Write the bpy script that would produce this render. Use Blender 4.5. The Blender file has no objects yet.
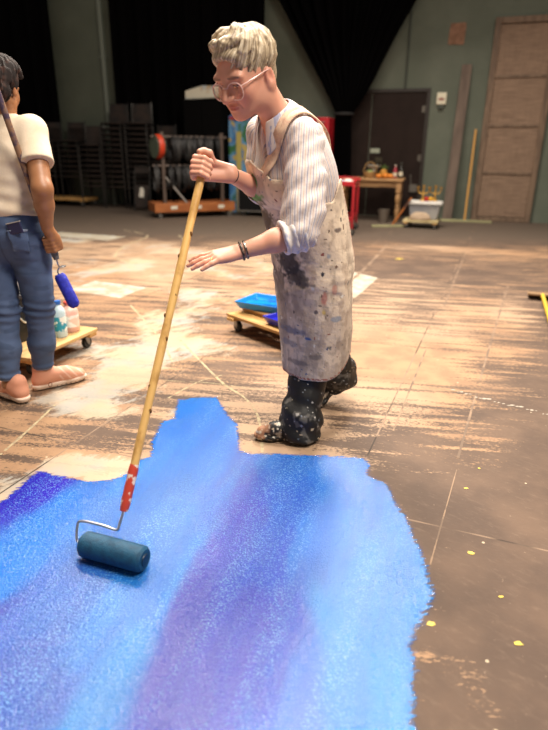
import bpy, bmesh, math, random
import numpy as np
from mathutils import Vector, Matrix
random.seed(7)
SC = bpy.context.scene
COL = SC.collection
PI = math.pi

# ---------------------------------------------------------------- colours and materials
def lin(c):
    """sRGB hex string or 0..1 triple -> linear triple"""
    if isinstance(c, str):
        c = [int(c[i:i + 2], 16) / 255 for i in (1, 3, 5)]
    return tuple(x / 12.92 if x <= .04045 else ((x + .055) / 1.055) ** 2.4 for x in c)

def L4(c): return (*lin(c), 1)

class NT:
    """tiny node helper"""
    def __init__(s, name):
        s.m = bpy.data.materials.new(name); s.m.use_nodes = True
        s.t = s.m.node_tree; s.t.nodes.clear()
        s.out = s.n('ShaderNodeOutputMaterial'); s.b = s.n('ShaderNodeBsdfPrincipled')
        s.l(s.b.outputs[0], s.out.inputs[0])
    def n(s, k, **kw):
        x = s.t.nodes.new(k)
        for a, v in kw.items(): setattr(x, a, v)
        return x
    def l(s, a, b): s.t.links.new(a, b)
    def coord(s, rot=0, scale=(1, 1, 1)):
        tc = s.n('ShaderNodeTexCoord'); mp = s.n('ShaderNodeMapping')
        s.l(tc.outputs['Object'], mp.inputs[0])
        mp.vector_type = 'TEXTURE'          # turn first, then stretch
        mp.inputs['Rotation'].default_value = (0, 0, -rot); mp.inputs['Scale'].default_value = tuple(1 / k for k in scale)
        return mp.outputs[0]
    def noise(s, vec, scale, detail=4, rough=.55, dist=0):
        x = s.n('ShaderNodeTexNoise'); s.l(vec, x.inputs['Vector'])
        x.inputs['Scale'].default_value = scale; x.inputs['Detail'].default_value = detail
        x.inputs['Roughness'].default_value = rough; x.inputs['Distortion'].default_value = dist
        return x.outputs['Fac']
    def ramp(s, fac, a, b):
        x = s.n('ShaderNodeMapRange'); x.clamp = True; x.interpolation_type = 'SMOOTHSTEP'
        s.l(fac, x.inputs[0]); x.inputs[1].default_value = a; x.inputs[2].default_value = b
        return x.outputs[0]
    def math(s, op, a, b=None, c=None):
        x = s.n('ShaderNodeMath', operation=op)
        for i, v in enumerate((a, b, c)):
            if v is None: continue
            if isinstance(v, (int, float)): x.inputs[i].default_value = v
            else: s.l(v, x.inputs[i])
        return x.outputs[0]
    def mix(s, fac, a, b):
        x = s.n('ShaderNodeMix', data_type='RGBA')
        if isinstance(fac, (int, float)): x.inputs[0].default_value = fac
        else: s.l(fac, x.inputs[0])
        for i, v in ((6, a), (7, b)):
            if isinstance(v, (tuple, str, list)):
                x.inputs[i].default_value = L4(v) if isinstance(v, str) else (*v[:3], 1)
            else: s.l(v, x.inputs[i])
        return x.outputs[2]
    def attr(s, name):
        x = s.n('ShaderNodeAttribute'); x.attribute_name = name
        return x
    def bump(s, h, strength, dist=.01):
        x = s.n('ShaderNodeBump'); x.inputs['Strength'].default_value = strength; x.inputs['Distance'].default_value = dist
        s.l(h, x.inputs['Height']); s.l(x.outputs[0], s.b.inputs['Normal'])
    def set(s, **kw):
        for k, v in kw.items():
            i = s.b.inputs[k.replace('_', ' ')]
            if isinstance(v, (int, float)): i.default_value = v
            elif isinstance(v, (tuple, list)): i.default_value = v
            else: s.l(v, i)

MATS = {}
def mat(name, col='#808080', rough=.6, metal=0., col2=None, vs=8., lo=.4, hi=.65, bump=0., bs=60., bd=.004,
        attr=None, stretch=(1, 1, 1), spec=.5, sss=0., sheen=0., coat=0.):
    if name in MATS: return MATS[name]
    t = NT(name); v = t.coord(scale=stretch)
    base = t.attr(attr).outputs['Color'] if attr else None
    if col2 is not None:
        f = t.ramp(t.noise(v, vs), lo, hi)
        base = t.mix(f, base if base is not None else lin(col), lin(col2))
    if base is None: base = L4(col)
    t.set(Base_Color=base, Roughness=rough, Metallic=metal)
    t.b.inputs['Specular IOR Level'].default_value = spec
    if sss: t.set(Subsurface_Weight=sss); t.b.inputs['Subsurface Radius'].default_value = (.012, .004, .002); t.b.inputs['Subsurface Scale'].default_value = 1.
    if sheen: t.set(Sheen_Weight=sheen)
    if coat: t.set(Coat_Weight=coat)
    if bump: t.bump(t.noise(v, bs, 3), bump, bd)
    MATS[name] = t.m
    return t.m

# ---------------------------------------------------------------- objects
def link(name, me, m, parent=None, loc=None, rz=0):
    o = bpy.data.objects.new(name, me); COL.objects.link(o)
    if me is not None and m is not None:
        for x in (m if isinstance(m, (list, tuple)) else [m]): me.materials.append(x)
    if parent: o.parent = parent
    if loc is not None: o.location = loc
    if rz: o.rotation_euler = (0, 0, rz)
    return o

def tag(o, label, cat, group=None, kind=None):
    if label: o['label'] = label
    if cat: o['category'] = cat
    if group: o['group'] = group
    if kind: o['kind'] = kind
    return o

def thing(name, label, cat, loc=(0, 0, 0), rz=0, group=None):
    return tag(link(name, None, None, loc=loc, rz=rz), label, cat, group)

def copy_tree(o, parent=None):
    c = o.copy(); COL.objects.link(c)
    if parent: c.parent = parent
    for ch in list(o.children): copy_tree(ch, c)
    return c

def frame_from(d):
    d = np.asarray(d, float); d = d / np.linalg.norm(d)
    a = np.array([0, 0, 1.]) if abs(d[2]) < .9 else np.array([1., 0, 0])
    u = np.cross(a, d); u /= np.linalg.norm(u); v = np.cross(d, u)
    return u, v, d

def rotz(a): c, s = math.cos(a), math.sin(a); return np.array([[c, -s, 0], [s, c, 0], [0, 0, 1.]])
def roty(a): c, s = math.cos(a), math.sin(a); return np.array([[c, 0, s], [0, 1, 0], [-s, 0, c]])
def rotx(a): c, s = math.cos(a), math.sin(a); return np.array([[1, 0, 0], [0, c, -s], [0, s, c]])

class MB:
    def __init__(s): s.v = []; s.f = []; s.mi = []; s.cur = 0
    def add(s, vs, fs):
        b = len(s.v); s.v += [tuple(map(float, p)) for p in vs]
        s.f += [tuple(b + i for i in q) for q in fs]; s.mi += [s.cur] * len(fs); return s
    def box(s, c, size, rot=None):
        x, y, z = [k / 2 for k in size]
        p = np.array([[i, j, k] for i in (-x, x) for j in (-y, y) for k in (-z, z)])
        if rot is not None: p = p @ np.asarray(rot).T
        return s.add(p + np.array(c), [(0, 1, 3, 2), (4, 6, 7, 5), (0, 4, 5, 1), (2, 3, 7, 6), (0, 2, 6, 4), (1, 5, 7, 3)])
    def bx(s, x0, x1, y0, y1, z0, z1): return s.box(((x0 + x1) / 2, (y0 + y1) / 2, (z0 + z1) / 2), (x1 - x0, y1 - y0, z1 - z0))
    def tube(s, pts, r, n=10, flat=1., close=False, up=None):
        pts = [np.asarray(p, float) for p in pts]; m = len(pts)
        rs = [r] * m if isinstance(r, (int, float)) else list(r)
        vs = []; u = None
        for i, p in enumerate(pts):
            if close: d = pts[(i + 1) % m] - pts[i - 1]
            else: d = pts[min(i + 1, m - 1)] - pts[max(i - 1, 0)]
            d = d / np.linalg.norm(d)
            if up is not None: u = np.cross(np.asarray(up, float), d)
            elif u is None: u = frame_from(d)[0]
            u = u - d * (u @ d); u /= np.linalg.norm(u); w = np.cross(d, u)
            for k in range(n):
                a = 2 * PI * k / n; vs.append(p + rs[i] * (u * math.cos(a) + w * flat * math.sin(a)))
        fs = []
        for i in range(m if close else m - 1):
            j = (i + 1) % m
            for k in range(n):
                q = (k + 1) % n; fs.append((i * n + k, i * n + q, j * n + q, j * n + k))
        if not close: fs += [tuple(range(n))[::-1], tuple(range((m - 1) * n, m * n))]
        return s.add(vs, fs)
    def cyl(s, a, b, r, r2=None, n=20): return s.tube([a, b], [r, r if r2 is None else r2], n)
    def lathe(s, prof, n=24, c=(0, 0, 0), cap=True, M=None):
        vs = []
        for r, z in prof:
            for k in range(n):
                a = 2 * PI * k / n; vs.append((r * math.cos(a), r * math.sin(a), z))
        vs = np.array(vs)
        if M is not None: vs = vs @ np.asarray(M).T
        vs = vs + np.array(c)
        fs = [(i * n + k, i * n + (k + 1) % n, (i + 1) * n + (k + 1) % n, (i + 1) * n + k) for i in range(len(prof) - 1) for k in range(n)]
        if cap: fs += [tuple(range(n))[::-1], tuple(range((len(prof) - 1) * n, len(prof) * n))]
        return s.add(vs, fs)
    def prism(s, poly, d, origin=(0, 0, 0), ax=((1, 0, 0), (0, 0, 1))):
        """polygon in the plane of ax, extruded by vector d"""
        a, b = map(np.array, ax); o = np.array(origin, float)
        p = [o + a * x + b * y for x, y in poly]; n = len(p); d = np.array(d, float)
        return s.add(p + [q + d for q in p], [tuple(range(n))[::-1], tuple(range(n, 2 * n))] + [(i, (i + 1) % n, n + (i + 1) % n, n + i) for i in range(n)])
    def torus(s, c, R, r, axis=(0, 0, 1), n=28, m=8, sq=1.):
        u, v, d = frame_from(axis); c = np.array(c, float)
        return s.tube([c + R * (u * math.cos(t) * sq + v * math.sin(t)) for t in np.linspace(0, 2 * PI, n, endpoint=False)], r, m, close=True)
    def ball(s, c, r, n=16, m=10):
        r = np.array([r] * 3 if isinstance(r, (int, float)) else r)
        vs = [np.array(c) + r * np.array([math.sin(a) * math.cos(b), math.sin(a) * math.sin(b), math.cos(a)]) for a in np.linspace(.02, PI - .02, m) for b in np.linspace(0, 2 * PI, n, endpoint=False)]
        fs = [(i * n + k, (i + 1) * n + k, (i + 1) * n + (k + 1) % n, i * n + (k + 1) % n) for i in range(m - 1) for k in range(n)]
        fs += [tuple(range(n)), tuple(range((m - 1) * n, m * n))[::-1]]
        return s.add(vs, fs)
    def mesh(s, name, smooth=35, T=None):
        me = bpy.data.meshes.new(name)
        v = s.v if T is None else [tuple(T(np.array(p))) for p in s.v]
        me.from_pydata(v, [], s.f)
        me.polygons.foreach_set('material_index', s.mi)
        bm = bmesh.new(); bm.from_mesh(me)
        bmesh.ops.recalc_face_normals(bm, faces=bm.faces)
        if smooth:
            for f in bm.faces: f.smooth = True
            for e in bm.edges:
                if len(e.link_faces) == 2 and e.calc_face_angle(0) > math.radians(smooth): e.smooth = False
        bm.to_mesh(me); bm.free(); me.update()
        return me
    def build(s, name, m, parent=None, bevel=0, loc=None, rz=0, smooth=35):
        o = link(name, s.mesh(name, smooth), m, parent, loc, rz)
        if bevel:
            b = o.modifiers.new('bevel', 'BEVEL'); b.width = bevel; b.segments = 2; b.limit_method = 'ANGLE'
        return o

# ---------------------------------------------------------------- noise and distance fields
_T = np.random.RandomState(3).rand(4096).astype(np.float32)
def vnoise(P, seed=0):
    """value noise, P (N,3) -> 0..1"""
    P = np.asarray(P, np.float32); i = np.floor(P).astype(np.int64); f = P - i; f = f * f * (3 - 2 * f)
    def h(a, b, c): return _T[((a * 73856093) ^ (b * 19349663) ^ (c * 83492791) ^ (seed * 2654435)) & 4095]
    x, y, z = i[:, 0], i[:, 1], i[:, 2]; r = 0
    for dx in (0, 1):
        for dy in (0, 1):
            for dz in (0, 1):
                w = (f[:, 0] if dx else 1 - f[:, 0]) * (f[:, 1] if dy else 1 - f[:, 1]) * (f[:, 2] if dz else 1 - f[:, 2])
                r = r + w * h(x + dx, y + dy, z + dz)
    return r
def fbm(P, o=3, seed=0):
    r = 0; a = .5; t = 0
    for k in range(o): r = r + a * vnoise(np.asarray(P) * 2 ** k, seed + k); t += a; a *= .5
    return r / t
def sstep(x, a, b): t = np.clip((x - a) / (b - a), 0, 1); return t * t * (3 - 2 * t)

def RC(P, a, b, ra, rb):
    a = np.asarray(a, np.float32); ba = np.asarray(b, np.float32) - a; pa = P - a
    t = np.clip(pa @ ba / max(ba @ ba, 1e-9), 0, 1)
    return np.linalg.norm(pa - t[:, None] * ba, axis=1) - (ra + (rb - ra) * t)
def EL(P, c, r, M=None):
    q = P - np.asarray(c, np.float32); r = np.asarray(r, np.float32)
    if M is not None: q = q @ np.asarray(M, np.float32).T      # rows of M are the ellipsoid's axes
    k0 = np.linalg.norm(q / r, axis=1); k1 = np.linalg.norm(q / (r * r), axis=1)
    return k0 * (k0 - 1) / np.maximum(k1, 1e-6)
def RB(P, c, b, r, M=None):
    q = P - np.asarray(c, np.float32)
    if M is not None: q = q @ np.asarray(M, np.float32).T
    q = np.abs(q) - (np.asarray(b, np.float32) - r)
    return np.linalg.norm(np.maximum(q, 0), axis=1) + np.minimum(q.max(axis=1), 0) - r
def smin(a, b, k):
    h = np.maximum(k - np.abs(a - b), 0) / k
    return np.minimum(a, b) - h * h * k * .25
def smax(a, b, k): return -smin(-a, -b, k)
def SU(P, prims):
    """smooth union of (k, function, args...)"""
    d = None
    for k, fn, *a in prims:
        e = fn(P, *a); d = e if d is None else (smin(d, e, k) if k else np.minimum(d, e))
    return d
def chain(k, pts, rs): return [(k, RC, pts[i], pts[i + 1], rs[i], rs[i + 1]) for i in range(len(pts) - 1)]

def sdf_mesh(name, fn, lo, hi, h, colour=None, extra=None, origin=(0, 0, 0), post=0):
    """naive surface nets over the zero set of fn, evaluated only near the surface"""
    lo = np.array(lo, float); hi = np.array(hi, float); B = 6
    nb = np.ceil((hi - lo) / (h * B)).astype(int)
    bc = np.stack(np.meshgrid(*[np.arange(n) for n in nb], indexing='ij'), -1).reshape(-1, 3)
    cen = (lo + (bc + .5 - .5 / B) * h * B).astype(np.float32)
    dc = fn(cen)
    D = np.repeat(np.repeat(np.repeat(np.sign(dc).reshape(nb).astype(np.float32), B, 0), B, 1), B, 2)
    act = bc[np.abs(dc) < .87 * h * B * 1.5 + .006]
    off = np.stack(np.meshgrid(*[np.arange(B)] * 3, indexing='ij'), -1).reshape(-1, 3)
    step = max(1, 400000 // B ** 3)
    for s in range(0, len(act), step):
        ij = (act[s:s + step, None, :] * B + off[None]).reshape(-1, 3)
        D[ij[:, 0], ij[:, 1], ij[:, 2]] = fn((lo + ij * h).astype(np.float32))
    S = D < 0; n = np.array(D.shape)
    cnt = np.zeros(n - 1, np.int8)
    cs = [(a, b, c) for a in (0, 1) for b in (0, 1) for c in (0, 1)]
    for a, b, c in cs: cnt += S[a:n[0] - 1 + a, b:n[1] - 1 + b, c:n[2] - 1 + c]
    cell = np.argwhere((cnt > 0) & (cnt < 8))
    V = {c: D[cell[:, 0] + c[0], cell[:, 1] + c[1], cell[:, 2] + c[2]] for c in cs}
    acc = np.zeros((len(cell), 3)); num = np.zeros(len(cell))
    for p in cs:
        for ax in range(3):
            if p[ax]: continue
            q = list(p); q[ax] = 1; q = tuple(q); m = (V[p] < 0) != (V[q] < 0)
            t = np.where(m, V[p] / np.where(m, V[p] - V[q], 1), 0)
            pt = np.tile(np.array(p, float), (len(cell), 1)); pt[:, ax] = t
            acc[m] += pt[m]; num += m
    verts = lo + (cell + acc / num[:, None]) * h
    idx = np.full(n - 1, -1, np.int32); idx[cell[:, 0], cell[:, 1], cell[:, 2]] = np.arange(len(cell))
    quads = []
    for ax in range(3):
        sl0 = [slice(1, n[i] - 1) for i in range(3)]; sl1 = list(sl0); sl0[ax] = slice(0, n[ax] - 1); sl1[ax] = slice(1, n[ax])
        e = np.argwhere(S[tuple(sl0)] != S[tuple(sl1)])
        if not len(e): continue
        o = np.ones(3, int); o[ax] = 0; e = e + o
        b, c = (ax + 1) % 3, (ax + 2) % 3; eb = np.eye(3, dtype=int)[b]; ec = np.eye(3, dtype=int)[c]
        g = lambda x: idx[x[:, 0], x[:, 1], x[:, 2]]
        Q = np.stack([g(e - eb - ec), g(e - ec), g(e), g(e - eb)], 1)
        ins = S[e[:, 0], e[:, 1], e[:, 2]]
        Q[~ins] = Q[~ins][:, ::-1]; quads.append(Q)
    quads = np.concatenate(quads); quads = quads[(quads >= 0).all(1)]
    for _ in range(post):                       # light smoothing along the mesh edges
        acc = np.zeros_like(verts); num = np.zeros(len(verts))
        for k in range(4):
            a, b = quads[:, k], quads[:, (k + 1) % 4]
            np.add.at(acc, a, verts[b]); np.add.at(num, a, 1); np.add.at(acc, b, verts[a]); np.add.at(num, b, 1)
        verts = verts * .5 + .5 * acc / np.maximum(num, 1)[:, None]
    me = bpy.data.meshes.new(name)
    me.vertices.add(len(verts)); me.vertices.foreach_set('co', (verts - np.array(origin)).astype(np.float32).ravel())
    me.loops.add(quads.size); me.loops.foreach_set('vertex_index', quads.astype(np.int32).ravel())
    me.polygons.add(len(quads)); me.polygons.foreach_set('loop_start', np.arange(0, quads.size, 4, dtype=np.int32))
    me.polygons.foreach_set('use_smooth', np.ones(len(quads), bool))
    me.update(calc_edges=True); me.validate()
    if colour is not None: setcol(me, 'Col', colour(verts))
    if extra is not None:
        for k, f in extra.items():
            a = me.attributes.new(k, 'FLOAT', 'POINT'); a.data.foreach_set('value', np.asarray(f(verts), np.float32))
    return me

def setcol(me, name, c):
    a = me.attributes.new(name, 'FLOAT_COLOR', 'POINT')
    c = np.concatenate([np.asarray(c, np.float32), np.ones((len(c), 1), np.float32)], 1)
    a.data.foreach_set('color', c.ravel())

def blend(c, w, col): return c + (np.asarray(lin(col), np.float32) - c) * np.clip(w, 0, 1)[:, None]
A3 = np.array
def nrm(v): v = np.asarray(v, float); return v / np.linalg.norm(v)
# ================================================================ the hall: floor, back wall, doors
WA = math.radians(-18.3)                                     # the back wall runs along this direction (to the right)
WX = A3([math.cos(WA), math.sin(WA), 0.]); WN = A3([math.sin(WA), -math.cos(WA), 0.])   # right along the wall; out of the wall towards us
WP = A3([3.373, 11.33, 0.])
def wall_pt(s, z=0., off=0.): return WP - WX * s + WN * off + A3([0, 0, z])       # s metres to the left of the wall's datum

def uv_floor(x, y):
    a = math.radians(-21); dx, dy = x + .875, y - 2.218
    return dx * math.cos(a) + dy * math.sin(a), -dx * math.sin(a) + dy * math.cos(a)    # u along the boards, v across them
# --- floor: painted hardboard sheets laid along the hall
NXg, NYg = 300, 300
gx_ = np.concatenate([np.linspace(-14, -4, 40, endpoint=False), np.linspace(-4, 4, 200, endpoint=False), np.linspace(4, 14, 41)])
gy_ = np.concatenate([np.linspace(-3, .4, 14, endpoint=False), np.linspace(.4, 7, 180, endpoint=False), np.linspace(7, 19, 80)])
XX, YY = np.meshgrid(gx_, gy_, indexing='ij'); fx, fy = XX.ravel(), YY.ravel(); fu, fv = uv_floor(fx, fy)
P3 = np.stack([fx, fy, 0 * fx], 1)
def spot(x, y, rx, ry, rot=0):
    c, s = math.cos(rot), math.sin(rot); a, b = fx - x, fy - y
    return np.exp(-(((a * c + b * s) / rx) ** 2 + ((-a * s + b * c) / ry) ** 2))
def sheet(u0, u1, v0, v1, e=.05): return sstep(fu, u0 - e, u0 + e) * sstep(-fu, -u1 - e, -u1 + e) * sstep(fv, v0 - e, v0 + e) * sstep(-fv, -v1 - e, -v1 + e)
n1 = fbm(P3 * .9, 3, 61); n2 = fbm(P3 * 2.6, 3, 62)
side = sstep(-fx + .25 * (n1 - .5) * 4, -.7, .5)              # the left half is much paler
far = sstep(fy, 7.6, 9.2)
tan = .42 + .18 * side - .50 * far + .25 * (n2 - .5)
tan += .30 * spot(.72, 3.0, .55, 1.1) + .10 * spot(.75, 3.6, .7, 1.6) + .10 * spot(1.4, 4.2, .8, 1.4) - .30 * sstep(fx - .36 * fy, .15, .75) * sstep(-fy, -5.2, -3.0) - .25 * sstep(-fy, -2.2, -1.8) * sstep(fx, .2, .5)
tan += .40 * spot(.50, 1.02, .055, .085, .3) + .3 * spot(.47, 1.27, .05, .03) + .3 * spot(.40, 1.12, .02, .02) - .3 * spot(1.6, 6.4, 1.0, .5, -.35) + .25 * spot(2.6, 7.6, 1.5, .35, -.3)
tan -= .22 * sstep(-fx, -.1, -.5) * sstep(-fy, -3.4, -2.4) * sstep(fx, -.75, -.4)
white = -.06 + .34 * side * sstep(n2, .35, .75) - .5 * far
white += .22 * spot(-.85, 3.3, .5, .8, -.3) + .35 * spot(-.68, 4.6, .25, .8) + .5 * sheet(-1.0, -.45, 2.72, 3.2, .02) * 0
white += .28 * spot(-.95, 2.62, .20, .22) + .55 * spot(-.72, 2.02, .26, .09, -.4) + .4 * spot(-1.05, 1.9, .1, .12) + .3 * spot(-2.3, 6.5, .9, .5, -.3) + .35 * spot(-3.2, 8.3, .9, .35, -.3) - .35 * spot(-1.15, 2.3, .2, .12) - .2 * spot(-.35, 3.1, .2, .35)
ci, cj = np.floor(fu / 1.22).astype(int), np.floor(fv / 2.44).astype(int)
cell = vnoise(np.stack([ci * 7.31 + .5, cj * 3.77 + .5, 0 * ci], 1), 9); cell2 = vnoise(np.stack([ci * 5.13 + .2, cj * 6.41 + .7, 0 * ci], 1), 10)
white += .22 * (cell - .5) * side; tan += .25 * (cell2 - .5) * side
white -= .5 * sstep(fx, -.1, .3)
tan = .485 + (tan - .5) * .56
pal = sstep(n1, .4, .62)
me = bpy.data.meshes.new('floor'); nx, ny = len(gx_), len(gy_)
vi = np.arange(nx * ny).reshape(nx, ny); q = np.stack([vi[:-1, :-1], vi[1:, :-1], vi[1:, 1:], vi[:-1, 1:]], -1).reshape(-1, 4)
me.from_pydata(P3.tolist(), [], q.tolist())
for nm, v in (('tan', tan), ('white', white), ('pale', pal), ('far', far)):
    a = me.attributes.new(nm, 'FLOAT', 'POINT'); a.data.foreach_set('value', v.astype(np.float32))
fm = NT('painted_stage_floor'); v0 = fm.coord(rot=math.radians(21))
vs = fm.coord(rot=math.radians(9), scale=(.45, 4.2, 1)); vs2 = fm.coord(rot=math.radians(12), scale=(2.2, 6, 1))
A_ = lambda n: fm.attr(n).outputs['Fac']
big = fm.noise(vs, 3.2, 7, .62, .35); fine = fm.noise(vs2, 22, 5, .65); speck = fm.noise(v0, 70, 3, .6)
m1 = fm.math('ADD', fm.math('ADD', big, fm.math('MULTIPLY', fm.math('SUBTRACT', fine, .5), .62)), fm.math('MULTIPLY', fm.math('SUBTRACT', speck, .5), .28))
tanf = fm.ramp(fm.math('ADD', m1, fm.math('SUBTRACT', A_('tan'), .5)), .455, .56)
dark = fm.mix(fm.ramp(fm.noise(v0, 3, 5), .35, .7), '#54443a', '#685446')
dark = fm.mix(fm.math('MULTIPLY', fm.ramp(fm.noise(fm.coord(rot=math.radians(40), scale=(1, 2.5, 1)), 17, 8, .72), .50, .72), .32), dark, '#7e6a5a')
dark = fm.mix(fm.math('MULTIPLY', fm.ramp(fm.noise(v0, 55, 3, .7), .68, .72), .5), dark, '#a08a74')
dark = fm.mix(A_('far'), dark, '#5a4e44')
tanc = fm.mix(fm.ramp(fm.noise(v0, 5, 4), .35, .65), '#a98666', '#94745a')
tanc = fm.mix(fm.math('MULTIPLY', A_('pale'), .6), tanc, '#b59a80')
c = fm.mix(fm.math('MULTIPLY', tanf, .92), dark, tanc)
wn = fm.noise(fm.coord(rot=math.radians(-48), scale=(1, 2.2, 1)), 6.5, 7, .68, .5)
wf = fm.ramp(fm.math('ADD', fm.math('ADD', wn, fm.math('MULTIPLY', fm.math('SUBTRACT', speck, .5), .25)), A_('white')), .66, .86)
whitec = fm.mix(fm.ramp(fm.noise(v0, 2.2, 3), .42, .58), '#b8a78e', '#a3a39d')
c = fm.mix(fm.math('MULTIPLY', wf, .72), c, whitec)
vo = fm.n('ShaderNodeTexVoronoi'); fm.l(v0, vo.inputs['Vector']); vo.inputs['Scale'].default_value = 9
dot = fm.math('LESS_THAN', vo.outputs['Distance'], .045); c = fm.mix(fm.math('MULTIPLY', dot, .8), c, '#c9b79c')
# sheet joints: 1.22 x 2.44 m, scuffed
sx_ = fm.n('ShaderNodeSeparateXYZ'); mp = fm.n('ShaderNodeMapping'); mp.vector_type = 'POINT'
tc = fm.n('ShaderNodeTexCoord'); fm.l(tc.outputs['Object'], mp.inputs[0]); mp.inputs['Rotation'].default_value = (0, 0, math.radians(21))
u00, v00 = -.875 * math.cos(math.radians(21)) - 2.218 * math.sin(math.radians(21)), -.875 * math.sin(math.radians(21)) + 2.218 * math.cos(math.radians(21))
mp.inputs['Location'].default_value = (-u00, -v00, 0); fm.l(mp.outputs[0], sx_.inputs[0])
def joint(o, per, w): return fm.math('LESS_THAN', fm.math('ABSOLUTE', fm.math('SUBTRACT', fm.math('FRACT', fm.math('ADD', fm.math('DIVIDE', o, per), .5)), .5)), w / per / 2)
jx, jy = joint(sx_.outputs[0], 1.22, .007), joint(sx_.outputs[1], 2.44, .007)
jj = fm.math('MAXIMUM', jx, jy); jc = fm.mix(fm.ramp(fm.noise(v0, 4, 2), .45, .55), '#3b3029', '#8a7360')
c = fm.mix(fm.math('MULTIPLY', jj, fm.ramp(fm.noise(v0, 2.4, 3), .3, .5)), c, jc)
fm.set(Base_Color=c, Roughness=fm.math('ADD', .55, fm.math('MULTIPLY', fine, .25))); fm.b.inputs['Specular IOR Level'].default_value = .25
fm.bump(fm.math('ADD', fm.math('MULTIPLY', tanf, .5), fm.math('ADD', speck, fm.math('MULTIPLY', jj, -1))), .15, .003)
floor = link('floor', me, fm.m); floor['kind'] = 'structure'
# chalk guide lines and paint drips, drawn on the floor: part of its own mesh
fm2 = MB(); r_ = random.Random(2)
def fstrip(pts, w, z=.0012):
    pts = cat0(pts, 10); n = len(pts)
    for i in range(n - 1):
        if r_.random() < .10: continue
        a, b = pts[i], pts[i + 1]; d = b - a; L = np.hypot(*d)
        if L < 1e-4: continue
        pr = A3([-d[1], d[0]]) / L * w * r_.uniform(.3, .62)
        p2 = A3([-d[1], d[0]]) / L * w * r_.uniform(.3, .62)
        fm2.add([(*(a - pr), z), (*(b - p2), z), (*(b + p2), z), (*(a + pr), z)], [(0, 1, 2, 3)])
def cat0(w, n):
    w = [A3(x) for x in w]; out = []
    for i in range(len(w) - 1):
        p0, p1, p2, p3 = w[max(i - 1, 0)], w[i], w[i + 1], w[min(i + 2, len(w) - 1)]
        for t in np.linspace(0, 1, n, endpoint=False):
            out.append(.5 * (2 * p1 + (p2 - p0) * t + (2 * p0 - 5 * p1 + 4 * p2 - p3) * t * t + (3 * p1 - p0 - 3 * p2 + p3) * t ** 3))
    return out + [w[-1]]
fm2.cur = 0
fstrip([(-.642, 3.69), (-.40, 3.17), (-.27, 2.907), (-.16, 2.75), (-.093, 2.588), (-.06, 2.4), (-.045, 2.16)], .014)
fstrip([(-1.154, 2.115), (-1.125, 2.36), (-1.105, 2.621)], .014)
fstrip([(-.55, 2.72), (-.42, 2.95), (-.30, 3.05)], .010); fstrip([(-.62, 2.96), (-.35, 2.93), (-.1, 2.85)], .007)
fstrip([(-2.4, 9.2), (-1.9, 8.6), (-2.0, 7.6), (-1.9, 6.8), (-1.55, 6.4)], .028); fstrip([(-1.45, 8.7), (-1.2, 7.8), (-1.15, 7.0)], .024); fstrip([(-1.2, 4.6), (-.8, 3.75), (-.6, 3.2)], .014); fstrip([(-.9, 4.6), (-.1, 4.3), (.3, 4.2)], .012)
fm2.cur = 4
fstrip([(2.273, 5.481), (1.5, 3.75), (.788, 2.134)], .012); fstrip([(2.421, 7.313), (1.4, 4.6)], .014); fstrip([(1.0, 3.55), (.558, 2.377)], .009); fstrip([(.771, 2.076), (.499, 1.46)], .005)
fstrip([(1.55, 8.0), (1.1, 6.6), (.75, 5.6)], .035); fstrip([(.9, 7.4), (2.2, 6.9), (3.6, 6.5)], .022)
fm2.cur = 1
for k in range(26):
    x, y = r_.uniform(1.02, 1.28), 0; t_ = k / 26; x = .98 + .5 * t_; y = 2.86 - .36 * t_ + r_.uniform(-.02, .02)
    R = r_.uniform(.004, .011); n = 7; ph = r_.random() * 6
    fm2.add([(x + R * 1.6 * math.cos(2 * PI * i / n + ph) * r_.uniform(.6, 1), y + R * math.sin(2 * PI * i / n + ph) * r_.uniform(.6, 1), .0013) for i in range(n)], [tuple(range(n))])
fm2.cur = 2
for x, y, R in ((.441, 1.221, .012), (.647, 1.52, .012), (.673, 1.326, .007), (.656, 1.156, .012), (1.5, 6.9, .05), (.75, 1.9, .008), (.85, 2.05, .006)):
    n = 11; ph = r_.random() * 6
    fm2.add([(x + R * 1.3 * math.cos(2 * PI * i / n + ph) * r_.uniform(.5, 1), y + R * .8 * math.sin(2 * PI * i / n + ph) * r_.uniform(.5, 1), .0013) for i in range(n)], [tuple(range(n))])
fm2.cur = 3
def panel(pts): fm2.add([(*p, .0008) for p in pts], [tuple(range(len(pts)))])
panel([(-1.89, 5.10), (-1.344, 4.83), (-1.20, 5.24), (-1.76, 5.50)])
panel([(.763, 6.184), (1.056, 5.786), (.71, 4.928), (.42, 5.1)])
panel([(-3.3, 8.9), (-2.2, 8.5), (-2.35, 8.1), (-3.4, 8.5)])
lm = fm2.mesh('lines', 0)
chalk = mat('yellow_chalk', '#b5a684', .9, col2='#94826a', vs=30); drip = mat('white_drips', '#b3a898', .6); blob = mat('yellow_paint_drops', '#e0c64a', .5)
wpan = NT('whitewashed_sheet'); _v = wpan.coord(rot=.4); wpan.set(Base_Color=wpan.mix(wpan.ramp(wpan.noise(_v, 7, 6, .65), .42, .62), '#a2957f', '#b4b2a8'), Roughness=.55)
bm = bmesh.new(); bm.from_mesh(me); n0 = 1
bm2 = bmesh.new(); bm2.from_mesh(lm)
for f in bm2.faces: f.material_index += 1
tmp = bpy.data.meshes.new('tmp'); bm2.to_mesh(tmp); bm2.free(); bm.from_mesh(tmp); bm.to_mesh(me); bm.free(); bpy.data.meshes.remove(tmp); bpy.data.meshes.remove(lm)
scuff = mat('scuffed_line', '#8f7660', .8, col2='#6d5a4b', vs=9, lo=.45, hi=.55)
for m_ in (chalk, drip, blob, wpan.m, scuff): me.materials.append(m_)

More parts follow.
